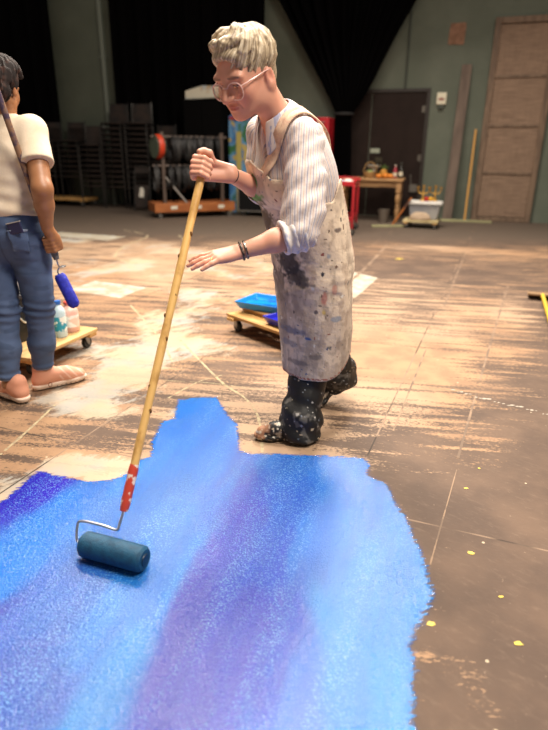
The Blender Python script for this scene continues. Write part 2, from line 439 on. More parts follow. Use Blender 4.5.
# --- the wet painted field the roller is working on
outline = [(-1.25, 1.35), (-1.05, 1.66), (-.985, 1.80), (-.945, 1.985), (-.90, 1.975), (-.82, 1.945), (-.70, 1.915), (-.63, 1.93), (-.575, 1.99), (-.565, 2.09), (-.515, 2.11), (-.535, 2.25), (-.53, 2.45), (-.475, 2.475), (-.485, 2.56), (-.49, 2.70), (-.40, 2.725), (-.30, 2.735), (-.275, 2.66), (-.245, 2.585), (-.225, 2.52), (-.175, 2.43), (-.158, 2.30),
           (-.145, 2.17), (-.10, 2.145), (.0, 2.15), (.15, 2.14), (.30, 2.13), (.385, 2.12), (.40, 2.06), (.375, 1.99), (.41, 1.955), (.445, 1.92), (.455, 1.80), (.475, 1.70), (.478, 1.60), (.488, 1.48), (.478, 1.40), (.478, 1.33), (.45, 1.28), (.425, 1.24), (.378, 1.17), (.362, 1.08), (.338, .98), (.322, .90), (.31, .78), (.27, .60), (.22, .42), (-.1, .36), (-.6, .40), (-1.0, .7), (-1.2, 1.05)]
ol = np.array(outline); ol2 = np.roll(ol, -1, 0)
gs = .011; ax_ = np.arange(-1.32, .56, gs); ay_ = np.arange(.28, 2.82, gs)
PX, PY = np.meshgrid(ax_, ay_, indexing='ij'); pp_ = np.stack([PX.ravel(), PY.ravel()], 1)
inside = np.zeros(len(pp_), bool); dist = np.full(len(pp_), 9.)
for (a, b), (c2, d2) in zip(ol, ol2):
    cond = ((b > pp_[:, 1]) != (d2 > pp_[:, 1])); xi = (c2 - a) * (pp_[:, 1] - b) / ((d2 - b) if d2 != b else 1e-9) + a
    inside ^= cond & (pp_[:, 0] < xi)
    e = A3([c2 - a, d2 - b]); w_ = pp_ - A3([a, b]); t_ = np.clip((w_ @ e) / (e @ e), 0, 1); dist = np.minimum(dist, np.linalg.norm(w_ - t_[:, None] * e, axis=1))
sd_ = np.where(inside, dist, -dist)
# brushed colours: pigment laid in overlapping strokes along the roller's direction
ctl = [(-.93, 1.93, '#2a0bb0'), (-.86, 1.86, '#2a0bb0'), (-.97, 1.72, '#2d0fae'), (-1.03, 1.56, '#4a28c0'), (-.70, 1.86, '#0b5fc4'), (-.76, 1.70, '#1464c8'), (-.80, 1.50, '#0e68cc'), (-.95, 1.36, '#1b6fd0'),
       (-.60, 1.95, '#1468c8'), (-.45, 2.10, '#0a69cc'), (-.40, 2.40, '#0a6ad0'), (-.40, 2.68, '#0a6fd6'), (-.30, 2.55, '#0a6ad0'), (-.25, 2.3, '#0b66cc'), (-.30, 2.05, '#1c68cc'), (-.42, 1.80, '#2462bc'), (-.55, 1.72, '#1c60bc'), (-.38, 1.60, '#2464bc'),
       (-.62, 1.30, '#3c58b4'), (-.72, 1.22, '#3f50b2'), (-.80, 1.18, '#4a40a0'), (-.65, 1.10, '#4350b0'), (-.55, 1.0, '#3850b4'), (-.45, 1.25, '#2a6fcc'), (-.38, 1.10, '#2078cc'), (-.45, .92, '#2a78cc'), (-.28, 1.42, '#2a6ccc'),
       (-.18, 1.95, '#2456bc'), (-.08, 1.95, '#3e40b4'), (-.10, 1.75, '#4438b0'), (-.18, 1.50, '#463cb2'), (-.22, 1.25, '#4438ac'), (-.25, 1.05, '#4c3cac'), (-.18, .92, '#4c3cac'), (-.02, 1.30, '#3c38b0'), (-.08, 1.05, '#423ab0'),
       (.0, 2.08, '#1a62cc'), (.10, 2.0, '#0a56bc'), (.22, 2.08, '#0a66cc'), (.08, 1.75, '#1048b8'), (.03, 1.5, '#2a42bc'), (.12, 1.55, '#2a6ad0'), (.05, 1.2, '#3244b4'), (.35, 2.05, '#0a6ed4'), (.30, 1.85, '#0c66c4'), (.25, 1.65, '#146ec8'), (.40, 1.75, '#0e6cc8'),
       (.32, 1.45, '#1676cc'), (.44, 1.5, '#1272ca'), (.40, 1.30, '#1474ca'), (.22, 1.25, '#1c78cc'), (.28, 1.08, '#1c7acc'), (.18, 1.02, '#2a74cc'), (.08, .95, '#3a62c4'), (.28, .90, '#1e7acc')]
cp = np.array([(x, y) for x, y, _ in ctl]); cc = np.array([lin(k) for *_, k in ctl]); a_ = math.radians(74)
def rot2(p): return np.stack([p[:, 0] * math.sin(a_) - p[:, 1] * math.cos(a_), (p[:, 0] * math.cos(a_) + p[:, 1] * math.sin(a_)) * .42], 1)
wob = np.stack([fbm(np.stack([pp_[:, 0] * 9, pp_[:, 1] * 3, 0 * pp_[:, 0]], 1), 3, 71) - .5, fbm(np.stack([pp_[:, 0] * 9, pp_[:, 1] * 3, 0 * pp_[:, 0]], 1), 3, 72) - .5], 1) * A3([.12, .25])
d2_ = ((rot2(pp_ + wob)[:, None, :] - rot2(cp)[None]) ** 2).sum(-1); wgt = 1 / (d2_ + .0006) ** 2.2; pc = (wgt[:, :, None] * cc[None]).sum(1) / wgt.sum(1)[:, None]
keep = sd_ > -.035; idm = np.full(len(pp_), -1); idm[keep] = np.arange(keep.sum()); im = idm.reshape(PX.shape)
qd = np.stack([im[:-1, :-1], im[1:, :-1], im[1:, 1:], im[:-1, 1:]], -1).reshape(-1, 4); qd = qd[(qd >= 0).all(1)]
pme = bpy.data.meshes.new('wet_paint'); hz = .0016 + .0000 * sd_
pme.from_pydata(np.stack([pp_[keep][:, 0], pp_[keep][:, 1], hz[keep]], 1).tolist(), [], qd.tolist())
setcol(pme, 'Col', np.clip(pc[keep] * A3([.38, .76, .74]), 0, 1)); a = pme.attributes.new('edge', 'FLOAT', 'POINT'); a.data.foreach_set('value', sd_[keep].astype(np.float32))
pmt = NT('wet_blue_paint'); v0 = pmt.coord(); vst = pmt.coord(rot=math.radians(-74), scale=(.35, 3, 1))
stk = pmt.noise(vst, 9, 5, .6); orange = pmt.noise(v0, 165, 2, .6); mid = pmt.noise(v0, 60, 3, .6); grain = pmt.noise(v0, 420, 1)
base = pmt.attr('Col').outputs['Color']
hs_ = pmt.n('ShaderNodeHueSaturation'); pmt.l(base, hs_.inputs['Color']); pmt.l(pmt.math('ADD', .80, pmt.math('MULTIPLY', stk, .45)), hs_.inputs['Value'])
ridge = pmt.noise(pmt.coord(rot=math.radians(-64), scale=(.12, 5, 1)), 13, 2, .5)
glint_stip = pmt.noise(v0, 170, 2, .7); c = pmt.mix(pmt.math('MULTIPLY', pmt.ramp(glint_stip, .50, .66), pmt.math('ADD', .05, pmt.math('MULTIPLY', pmt.ramp(pmt.noise(vst, 2.2, 3), .38, .62), .42))), hs_.outputs[0], '#6db4ea')  # roller mottle whose pale specks stand for wet glints, mixed into the base colour
alpha = pmt.ramp(pmt.math('ADD', pmt.attr('edge').outputs['Fac'], pmt.math('MULTIPLY', pmt.math('SUBTRACT', pmt.noise(pmt.coord(rot=math.radians(-10), scale=(1, 3.5, 1)), 26, 5, .7), .5), .085)), -.005, .007)
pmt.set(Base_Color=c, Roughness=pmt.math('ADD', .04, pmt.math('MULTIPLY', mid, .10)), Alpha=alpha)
bh = pmt.math('ADD', pmt.math('ADD', pmt.math('MULTIPLY', orange, .9), pmt.math('MULTIPLY', grain, .5)), pmt.math('ADD', pmt.math('MULTIPLY', mid, .5), pmt.math('MULTIPLY', pmt.ramp(ridge, .62, .70), .18)))
pmt.b.inputs['Specular IOR Level'].default_value = .45; pmt.bump(bh, .62, .003)
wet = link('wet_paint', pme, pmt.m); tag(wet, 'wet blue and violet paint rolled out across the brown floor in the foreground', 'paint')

# --- back wall with its openings' furniture mounted on it
ww = NT('grey_green_wall'); v0 = ww.coord(); ww.set(Base_Color=ww.mix(ww.ramp(ww.noise(v0, 1.3, 5, .6), .35, .7), '#575d50', '#62675a'), Roughness=.75)
ww.bump(ww.noise(v0, 18, 4, .6), .35, .01)
t = MB(); t.box((0, 0, 0), (40, .3, 8)); wl = t.build('wall_back', ww.m, None, loc=tuple(wall_pt(0, 4, -.15)), rz=WA); wl['kind'] = 'structure'

def on_wall(s, z=0., off=0.): return dict(loc=tuple(wall_pt(s, z, off)), rz=WA)
# dark double door
dk = mat('dark_brown_door', '#261b17', .6, col2='#211713', vs=3, spec=.15); dkf = mat('door_frame_brown', '#241a15', .5)
dr = thing('door_1', None, None, **on_wall(1.42)); dr['kind'] = 'structure'
t = MB(); t.bx(-.83, -.77, -.03, .05, 0, 2.3); t.bx(.77, .83, -.03, .05, 0, 2.3); t.bx(-.77, .77, -.03, .05, 2.24, 2.3); t.build('door_frame', dkf, dr, bevel=.005)
for x0, x1 in ((-.765, -.245), (-.235, .765)):
    t = MB(); t.bx(x0, x1, -.005, .03, .01, 2.235); lf = t.build('door_leaf', dk, dr, bevel=.004)
    if x0 > -.5:
        t = MB(); t.bx(-.10, .03, -.03, -.005, 1.0, 1.1); t.tube([(-.04, -.03, 1.06), (-.04, -.07, 1.06), (-.04, -.075, .86), (-.04, -.03, .82)], .012, 8); t.build('door_handle', mat('old_brass', '#4a4436', .4, .6), lf)
        t = MB(); t.bx(-.21, -.03, -.012, -.005, 1.18, 1.26); t.build('door_plate', mat('pale_plate', '#9aa08e', .5), lf)
        for z in (.25, 1.1, 1.95):
            t = MB(); t.cyl((.755, -.018, z - .06), (.755, -.018, z + .06), .014, n=10); t.bx(.70, .755, -.012, -.004, z - .055, z + .055); t.build('hinge', mat('steel_hinge', '#6f6a62', .4, .7), lf)
        t = MB(); t.bx(.60, .74, -.05, -.005, .48, .62); t.tube([(.62, -.03, .62), (.60, -.04, .80)], .012, 8); t.build('door_closer', mat('steel_dull', '#77726a', .4, .6), lf)
# tall woven four-panel door
wd = mat('worn_timber_frame', '#76604d', .7, col2='#5d4a3b', vs=6, stretch=(2, 2, .4))
wv = NT('woven_panel'); v0 = wv.coord(); b1 = wv.noise(wv.coord(scale=(1, 1, 30)), 3, 4); b2 = wv.noise(wv.coord(scale=(26, 1, 1)), 3, 3)
wv.set(Base_Color=wv.mix(wv.ramp(wv.math('ADD', wv.math('MULTIPLY', b1, .7), wv.math('MULTIPLY', b2, .3)), .38, .62), '#705a49', '#8d7460'), Roughness=.8); wv.bump(b1, .3, .01)
d2 = thing('door_2', None, None, **on_wall(-.895, 0, .02)); d2['kind'] = 'structure'
t = MB(); t.bx(-.52, -.42, -.07, 0, 0, 3.36); t.bx(.42, .52, -.07, 0, 0, 3.36); t.bx(-.42, .42, -.07, 0, 3.26, 3.36); t.bx(-.42, .42, -.07, 0, 0, .08); t.build('door_frame', wd, d2, bevel=.008)
zs = [.08, .86, 1.66, 2.45, 3.26]
for a, b in zip(zs, zs[1:]):
    t = MB(); t.bx(-.42, .42, -.035, -.005, a + .012, b - .012); t.build('woven_panel', wv.m, d2)
for z in zs[1:-1]:
    t = MB(); t.bx(-.42, .42, -.055, -.002, z - .022, z + .022); t.build('rail', wd, d2, bevel=.004)
# conduit above the door, pipe on the far bay, box and bare patch
grm = mat('painted_pipe', '#4d5548', .6)
t = MB(); t.tube([(0, 0, 2.3), (0, 0, 7.5)], .018, 10); tag(t.build('conduit', mat('dark_conduit', '#3a3f36', .6), None, **on_wall(1.06, 0, .03)), 'thin dark conduit running up the green wall above the brown doors', 'pipe')
t = MB(); t.tube([(0, 0, 0), (0, 0, 7.5)], .055, 14)
for z in (1.2, 3.0, 4.8): t.bx(-.08, .08, -.03, .06, z, z + .04)
tag(t.build('wall_pipe', mat('pale_pipe', '#747b70', .6), None, **on_wall(7.42, 0, .07)), 'pale vertical pipe on the grey-green wall between the left curtains', 'pipe')
bxw = thing('call_box', 'small white box with a red mark on the wall right of the brown doors', 'box', **on_wall(.39, 2.02))
t = MB(); t.bx(-.085, .085, -.06, 0, 0, .2); t.build('housing', mat('cream_plastic', '#d8d0b8', .5), bxw, bevel=.012)
t = MB(); t.bx(-.045, .045, -.066, -.06, .07, .11); t.build('red_mark', mat('dull_red', '#8a4a3c', .5), bxw)
t = MB(); t.bx(-.05, .05, -.05, 0, -.07, -.005); t.build('base_plate', mat('dark_plate', '#3d4238', .6), bxw)
t = MB(); t.prism([(-.14, -.16), (.13, -.17), (.14, .10), (.13, .17), (-.12, .165), (-.135, .05)], (0, -.012, 0)); tag(t.build('plywood_patch', mat('bare_ply', '#8a6650', .8, col2='#76543f', vs=10), None, **on_wall(.24, 3.15, .002)), 'small reddish-brown plywood patch high on the green wall', 'panel')
# ================================================================ people: shared pieces
def project(fn, P, off, it=6):
    P = np.array(P, np.float32)
    for _ in range(it):
        d = fn(P); g = np.stack([fn(P + e) - fn(P - e) for e in np.eye(3, dtype=np.float32) * .002], 1)
        g /= np.maximum(np.linalg.norm(g, axis=1), 1e-6)[:, None]
        P = P - g * (d - off)[:, None]
    return P

def patch(name, fn, grid, off, thick, m, parent, origin, close=False, colour=None):
    """cloth patch: a grid of points laid onto a surface and given a thickness"""
    g = np.array(grid, float); a, b, _ = g.shape
    p = project(fn, g.reshape(-1, 3), off) - np.array(origin)
    mb = MB(); mb.add(p, [(i * b + j, i * b + j + 1, (i + 1) * b + j + 1, (i + 1) * b + j) for i in range(a - 1) for j in range(b - 1)])
    o = mb.build(name, m, parent)
    s = o.modifiers.new('thick', 'SOLIDIFY'); s.thickness = thick; s.offset = 0
    return o

def quadgrid(c, n, m):
    c = [np.array(x, float) for x in c]      # corners c0 c1 (top), c3 c2 (bottom)
    return [[(c[0] * (1 - u) + c[1] * u) * (1 - v) + (c[3] * (1 - u) + c[2] * u) * v for u in np.linspace(0, 1, n)] for v in np.linspace(0, 1, m)]

def shoe_sdf(P, base, fwd, up, s=1., bulk=1.):
    f = nrm(fwd); u = nrm(np.array(up, float) - f * (np.array(up) @ f)); l = np.cross(u, f)
    q = ((P - np.asarray(base, np.float32)) @ np.stack([f, l, u], 1).astype(np.float32)) / s
    d = SU(q, [(0, RC, (-.10, 0, .03), (.0, .002, .03), .034, .036), (.02, RC, (0, .002, .03), (.075, .006, .03), .036, .042), (.02, RC, (.075, .006, .03), (.118, .002, .03), .041, .032)])
    sole = smax(d - .003, np.abs(q[:, 2] - .016) - .016, .008)
    up_ = SU(q, [(0, RC, (-.095, 0, .05), (-.05, 0, .075), .033 * bulk, .036 * bulk), (.03, RC, (-.05, 0, .07), (.05, .003, .05), .04 * bulk, .036 * bulk), (.03, RC, (.05, .003, .047), (.110, .002, .034), .038 * bulk, .033 * bulk),
                 (.03, RC, (-.075, 0, .06), (-.085, 0, .105), .033, .035)])
    up_ = smax(up_, -q[:, 2] + .012, .006)
    return np.minimum(sole, up_) * s, q

skin_w = mat('fair_skin', attr='Col', rough=.5, sss=.08, bump=.15, bs=220, bd=.001)

# ================================================================ the woman in the apron
WB = A3([.13, 2.42, 0.])
F = A3([-.82, -.57, 0.]); LF = A3([.57, -.82, 0.])
PC = A3([.175, 2.44, .82]); SM = A3([.045, 2.31, 1.28])
ST = nrm(SM - PC); FT = np.cross(LF, ST); MT = np.stack([LF, FT, ST])
M0 = np.stack([LF, F, A3([0, 0, 1.])])
LSH = A3([.100, 2.20, 1.258]); RSH = A3([-.055, 2.45, 1.28])
LEL = A3([.082, 2.06, .942]); LWR = A3([-.122, 2.015, .884])
REL = A3([-.042, 2.40, 1.058]); RWR = A3([-.165, 2.155, 1.135])
HIPL = A3([.225, 2.375, .78]); HIPR = A3([.125, 2.51, .78])
KNL = A3([.155, 2.375, .44]); SHL = A3([.155, 2.37, .27]); KNR = A3([.215, 2.56, .43]); ANL = A3([.125, 2.29, .09]); ANR = A3([.335, 2.725, .17])
HC = A3([-.112, 2.205, 1.466]); HS = 1.08
yw, pt = math.radians(51), math.radians(25)
HF = A3([-math.cos(yw) * math.cos(pt), -math.sin(yw) * math.cos(pt), -math.sin(pt)])
HL = A3([math.sin(yw), -math.cos(yw), 0.]); HU = np.cross(HF, HL)
HM = np.stack([HL, HF, HU])
def H(x, y, z): return HC + HS * (HL * x + HF * y + HU * z)
def toH(P): return ((P - HC.astype(np.float32)) @ HM.T.astype(np.float32)) / HS

def face_sdf(q, male=False):
    """head in its own frame: x to the left, y forward, z up; q (N,3)"""
    qa = q.copy(); qa[:, 0] = np.abs(qa[:, 0])
    d = SU(qa, [(0, EL, (0, -.012, .032), (.076, .098, .088)), (.04, EL, (0, .03, -.03), (.062, .066, .085)),
                (.03, EL, (0, .045, -.085), (.045, .043, .034)), (.02, EL, (0, .076, -.103), (.02, .016, .016)),
                (.03, EL, (.036, .062, -.035), (.026, .026, .026)), (.02, EL, (.028, .083, .018), (.03, .014, .011)),
                (.03, EL, (.05, .0, -.075), (.02, .035, .025))])
    d = smax(d, -EL(qa, (.032, .108, -.006), (.019, .020, .013)), .016)
    eye = EL(qa, (.031, .076, -.007), (.0135, .0135, .0125)); d = smin(d, eye, .004)
    lid = np.maximum(EL(qa, (.031, .077, -.006), (.0165, .0150, .0140)), -(qa[:, 2] + .006)); d = smin(d, lid, .003)
    d = smin(d, SU(qa, [(0, RC, (0, .092, .005), (0, .121, -.037), .008, .0108), (.008, EL, (.0115, .104, -.041), (.008, .011, .008)), (.01, EL, (0, .117, -.041), (.0105, .01, .009))]), .012)
    d = smax(d, -EL(qa, (.006, .110, -.0505), (.0035, .005, .003)), .003)
    d = smax(d, -RC(qa, (.021, .098, -.046), (.030, .084, -.074), .0022, .0015), .006)
    d = smin(d, SU(qa, [(0, EL, (.006, .0905, -.0665), (.017, .0105, .0042)), (.004, EL, (0, .0895, -.0765), (.017, .0105, .0055))]), .006)
    d = smax(d, -EL(qa, (0, .104, -.0715), (.022, .008, .0014)), .003)
    ear = smin(EL(qa, (.079, -.022, -.022), (.009, .020, .031)), EL(qa, (.078, -.018, -.046), (.008, .012, .011)), .01)
    ear = smax(ear, -EL(qa, (.09, -.017, -.018), (.008, .011, .018)), .005)
    return smin(d, ear, .008)

def curl(knuckle, dirs, lens, rs):
    pts = [A3(knuckle)]
    for d_, l_ in zip(dirs, lens): pts.append(pts[-1] + nrm(d_) * l_)
    return chain(.004, pts, rs)

# left hand: open, palm down, fingers fanned
hd = nrm(A3([-.295, 1.972, .848]) - LWR); hup = A3([.05, -.30, .95]); hup = nrm(hup - hd * (hup @ hd)); hs = np.cross(hd, hup)
hand_l = []
KN = {}
for nm, o, l0, ls, fan in (('i', .028, .090, (.042, .026, .022), .13), ('m', .0085, .093, (.046, .030, .023), .03), ('r', -.011, .089, (.043, .028, .022), -.08), ('p', -.029, .080, (.033, .021, .019), -.22)):
    k = LWR + hd * l0 + hs * o + hup * .002; KN[nm] = k
    hand_l.append((.018, RC, LWR + hd * .012 + hs * o * .55, k, .0145, .0112))
    dr = [hd + hs * fan + hup * s for s in (-.06, -.20, -.34)]
    hand_l += curl(k, dr, ls, (.0102, .0093, .0082, .0068))
hand_l += chain(.008, [LWR + hd * .02 + hs * .022, LWR + hd * .048 + hs * .044 - hup * .012, LWR + hd * .078 + hs * .055 - hup * .020, LWR + hd * .102 + hs * .058 - hup * .026], (.015, .013, .0105, .008))
hand_l.append((.02, EL, LWR + hd * .05 - hup * .004, (.042, .032, .013), np.stack([hd, hs, hup])))
# right hand: fist round the pole
PT = A3([-.245, 2.10, 1.19]); PBOT = A3([-.469, 1.55, .16]); PD = nrm(PT - PBOT)
def pole_at(z): return PBOT + PD * ((z - PBOT[2]) / PD[2])
fa = F - PD * (F @ PD); fa = nrm(fa); la = np.cross(PD, fa)          # forward and camera-side directions round the pole
HCZ = pole_at(1.152)
def grip(a, r, h): a = math.radians(a); return HCZ + PD * h + r * (-la * math.cos(a) + fa * math.sin(a))
fist = []
for h_, sc in ((.030, 1.), (.011, 1.05), (-.008, 1.), (-.026, .9)):
    k = grip(25, .038 * sc, h_ + .002)
    fist.append((.016, RC, RWR + PD * h_ * .55, k, .017, .012))
    fist += chain(.003, [k, grip(88, .037 * sc, h_), grip(150, .0305, h_ - .002), grip(205, .0275, h_ - .003), grip(232, .0270, h_ - .003)], (.0115, .0105, .0100, .0090, .0080))
fist += chain(.006, [RWR + PD * .02 + la * .004, grip(-75, .036, .045), grip(-160, .012, .060), grip(128, .020, .058), grip(110, .034, .050)], (.016, .0135, .0125, .0115, .009))

torso_w = [(0, EL, PC, (.165, .118, .13), M0), (.08, EL, (.14, 2.405, 1.0), (.135, .11, .16), MT), (.08, EL, (.08, 2.34, 1.15), (.150, .112, .165), MT),
           (.05, RC, LSH, RSH, .054, .054), (.06, RC, (.07, 2.34, 1.24), (.02, 2.29, 1.315), .09, .062),
           (.05, EL, A3([.08, 2.34, 1.13]) + FT * .095 + LF * .065, (.055, .05, .055), MT), (.05, EL, A3([.08, 2.34, 1.13]) + FT * .095 - LF * .065, (.055, .05, .055), MT)]
NECK = [(.03, RC, (.015, 2.285, 1.30), (-.055, 2.222, 1.42), .058, .050)]
body_w = torso_w + NECK + [(.04, RC, LSH, LEL, .052, .042), (.02, RC, LEL, LEL * .6 + LWR * .4, .042, .040), (.02, RC, LEL * .6 + LWR * .4, LWR, .040, .0265),
          (.04, RC, RSH, REL, .052, .040), (.02, RC, REL, REL * .6 + RWR * .4, .040, .037), (.02, RC, REL * .6 + RWR * .4, RWR, .037, .026),
          (.05, RC, HIPL, KNL, .07, .034), (.03, RC, KNL, SHL, .034, .034), (.03, RC, SHL, ANL, .034, .032), (.05, RC, HIPR, KNR, .085, .055), (.03, RC, KNR, ANR, .053, .036),
          (.02, RC, ANL, ANL + A3([-.13, 0, -.055]), .034, .026), (.02, RC, ANR, (.23, 2.65, .04), .034, .026)]
def body_w_fn(P):
    d = SU(P, body_w)
    d = smin(d, SU(P, hand_l), .012); d = smin(d, SU(P, fist), .012)
    n = np.linalg.norm(P - HC, axis=1) < .24
    if n.any():
        e = np.full(len(P), 9., np.float32); e[n] = face_sdf(toH(P[n])) * HS
        d = smin(d, e, .03)
    return d
def face_colour(c, q, lip, brow, white, iris, cheek):
    ax = np.abs(q[:, 0]); fr = q[:, 1] > .04
    g = lambda x, y, z, r: np.exp(-((ax - x) ** 2 + (q[:, 1] - y) ** 2 + (q[:, 2] - z) ** 2) / r ** 2)
    c = blend(c, .5 * g(.04, .08, -.035, .03), cheek); c = blend(c, .45 * g(0, .115, -.04, .018), cheek); c = blend(c, .4 * g(.08, -.02, -.01, .03), cheek)
    c = blend(c, sstep(-EL(q * [1, 1, 1], (0, .092, -.0715), (.022, .02, .0095)), -.001, .002) * fr * .8, lip)
    qa = q.copy(); qa[:, 0] = ax
    c = blend(c, sstep(-EL(qa, (.034, .092, .0175), (.021, .02, .0042)), -.002, .001) * fr * .8, brow)
    e = (EL(qa, (.031, .076, -.007), (.0142, .0142, .0132)) < 0) & (q[:, 2] < -.0055) & fr
    c[e] = lin(white); ii = e & (np.abs(ax - .030) < .006); c[ii] = lin(iris)
    lash = (EL(qa, (.031, .077, -.006), (.0175, .0165, .015)) < 0) & (np.abs(q[:, 2] + .0055) < .0018) & fr
    c[lash] = lin('#3b2620')
    return c
def body_w_col(V):
    V = V.astype(np.float32); c = np.tile(np.asarray(lin('#dda48a'), np.float32), (len(V), 1))
    c = blend(c, .35 * fbm(V * 30, 3, 2), '#cb836c')
    q = toH(V); n = (np.linalg.norm(q, axis=1) < .17)
    c[n] = face_colour(c[n], q[n], '#b3605a', '#6f5848', '#d9cfc8', '#3a3028', '#cc7462')
    for k in KN.values(): c = blend(c, .35 * np.exp(-((V - k) ** 2).sum(1) / .011 ** 2), '#d08a78')
    for pts in (grip(88, .04, .03), grip(88, .04, .011), grip(88, .04, -.008), grip(88, .04, -.026)): c = blend(c, .4 * np.exp(-((V - pts) ** 2).sum(1) / .012 ** 2), '#cf7f6e')
    return c
woman = link('person', sdf_mesh('person', body_w_fn, (-.34, 1.9, -.01), (.48, 2.84, 1.64), .0036, body_w_col, origin=WB), skin_w, loc=WB)
tag(woman, 'person with short grey hair, glasses and a paint-stained apron, gripping a long roller pole', 'person')

# ---- shirt
stripe = NT('striped_cotton'); _u = stripe.attr('u').outputs['Fac']
_f = stripe.math('FRACT', _u); _g = stripe.math('FRACT', stripe.math('ADD', _u, .47))
_v = stripe.coord()
_base = stripe.mix(stripe.ramp(stripe.noise(_v, 25), .4, .7), '#d9cdc8', '#e6dcd6')
_c1 = stripe.mix(stripe.math('MULTIPLY', stripe.math('LESS_THAN', _f, .17), .8), _base, '#8d90ad')
_c2 = stripe.mix(stripe.math('MULTIPLY', stripe.math('LESS_THAN', _g, .11), .7), _c1, '#c69c84')
stripe.set(Base_Color=_c2, Roughness=.85); stripe.bump(stripe.noise(_v, 45, 3), .35, .006)
stripe = stripe.m
shirt_t = [(0, EL, (.14, 2.405, 1.0), (.15, .125, .17), MT), (.08, EL, (.075, 2.335, 1.15), (.165, .145, .17), MT), (.05, RC, LSH, RSH, .067, .067),
           (.06, RC, (.075, 2.34, 1.24), (.02, 2.29, 1.305), .10, .076),
           (.05, EL, A3([.08, 2.34, 1.13]) + FT * .115 + LF * .06, (.065, .055, .07), MT), (.05, EL, A3([.08, 2.34, 1.13]) + FT * .115 - LF * .06, (.065, .055, .07), MT)]
NB = A3([.0, 2.272, 1.335]); ND = nrm(A3([-.06, -.055, .125]))
VF = nrm(FT * .75 + ST * .66)
def shirt_fn(P):
    d = SU(P, shirt_t)
    d = d + .010 * (fbm(P * [14, 14, 9], 2, 5) - .5)
    d = smax(d, -EL(P, NB + FT * .095 - ST * .035, (.022, .07, .085), MT), .008)       # open neck
    return smax(d, .93 - P[:, 2], .01)
def u_torso(V):
    q = (V - A3([.08, 2.34, 1.1])) @ MT.T; return np.arctan2(q[:, 0], q[:, 1]) * .15 / .0175
shirt = link('shirt', sdf_mesh('shirt', shirt_fn, (-.2, 2.0, .9), (.36, 2.6, 1.42), .005, extra={'u': u_torso}, origin=WB), stripe, woman)
shirt['label'] = 'white shirt with thin blue and tan stripes'
sl_l = [LSH + A3([0, .008, .004]), A3([.105, 2.135, 1.12]), A3([.098, 2.09, 1.02]), A3([.086, 2.06, .955])]
def sleeve_l(P):
    d = SU(P, chain(.03, sl_l, (.070, .073, .073, .069)))
    ax = nrm(sl_l[3] - sl_l[0]); t = (P - sl_l[0]) @ ax
    return d + .018 * (fbm(P * [16, 16, 10], 2, 8) - .5) + .0022 * np.sin(t * 95 + 3 * P[:, 0] * 30)
def sleeve_r(P): return SU(P, chain(.03, [RSH, (RSH + REL) / 2, REL + A3([0, .01, .02])], (.066, .066, .058))) + .012 * (fbm(P * 15, 2, 9) - .5)
def u_arm(a, b):
    d = nrm(A3(b) - a); u, v, _ = frame_from(d)
    return lambda V: np.arctan2((V - a) @ u, (V - a) @ v) * .07 / .0165
o = link('sleeve', sdf_mesh('sleeve', sleeve_l, (0, 1.93, .84), (.27, 2.32, 1.36), .0045, extra={'u': u_arm(sl_l[0], sl_l[3])}, origin=WB), stripe, shirt)
o = link('sleeve', sdf_mesh('sleeve', sleeve_r, (-.2, 2.2, .94), (.1, 2.55, 1.38), .006, extra={'u': u_arm(RSH, REL)}, origin=WB), stripe, shirt)
cuffm = mat('cuff_cotton', '#e0d6d0', .85, col2='#b9bcd0', vs=60, lo=.5, hi=.62, bump=.4, bs=70, stretch=(1, 1, .4))
fd = nrm(LWR - LEL)
def cuff_l(P):
    q0 = A3([.086, 2.06, .955])
    d = np.minimum(RC(P, q0 + A3([.0, 0, -.01]), LEL + fd * .055, .066, .062), 9)
    t = (P - LEL) @ fd
    d = smax(d, t - .062, .012) + .004 * np.sin(t * 190) + .016 * (fbm(P * 26, 2, 4) - .5)
    return smax(d, -(RC(P, LEL + fd * .02, LEL + fd * .2, .047, .047)), .006)
link('cuff', sdf_mesh('cuff', cuff_l, (-.02, 1.95, .82), (.22, 2.18, 1.06), .004, origin=WB), cuffm, shirt)
rfd = nrm(RWR - REL)
link('cuff', sdf_mesh('cuff', lambda P: smax(RC(P, REL - rfd * .03, REL + rfd * .05, .058, .056), -RC(P, REL + rfd * .03, REL + rfd * .2, .046, .046), .005) + .01 * (fbm(P * 26, 2, 4) - .5), (-.16, 2.2, .94), (.07, 2.44, 1.16), .005, origin=WB), cuffm, shirt)
# collar: a folded band round the neck, opening at the front
both = lambda P: np.minimum(SU(P, shirt_t) + .004, SU(P, NECK))
cu, cv = nrm(FT - ND * (FT @ ND)), None
cv = np.cross(ND, cu)
grid = []
for j, (r, dz) in enumerate(((.060, .030), (.068, .026), (.080, .008), (.092, -.012))):
    row = []
    for k in range(41):
        a = math.radians(18 + 324 * k / 40); e = max(0, math.cos(a)) ** 2
        rr = r + e * (.010 + .014 * j); zz = dz - e * (.012 + .022 * j)
        row.append(NB + ND * zz + rr * (cu * math.cos(a) + cv * math.sin(a)))
    grid.append(row)
g = np.array(grid); sh = g.shape
p = g.reshape(-1, 3).astype(np.float32); d_ = both(p); pp = project(both, p, .007, 4)
p = np.where((d_ < .007)[:, None], pp, p) - WB
mb = MB(); mb.add(p, [(i * 41 + j, i * 41 + j + 1, (i + 1) * 41 + j + 1, (i + 1) * 41 + j) for i in range(3) for j in range(40)])
col_o = mb.build('collar', mat('collar_cotton', '#e2d7d0', .85, col2='#a9abc4', vs=75, lo=.52, hi=.6, stretch=(1, 1, .25)), shirt)
s_ = col_o.modifiers.new('thick', 'SOLIDIFY'); s_.thickness = .004; s_.offset = 0
col_o.modifiers.new('sub', 'SUBSURF').levels = 1; col_o.modifiers['sub'].render_levels = 1

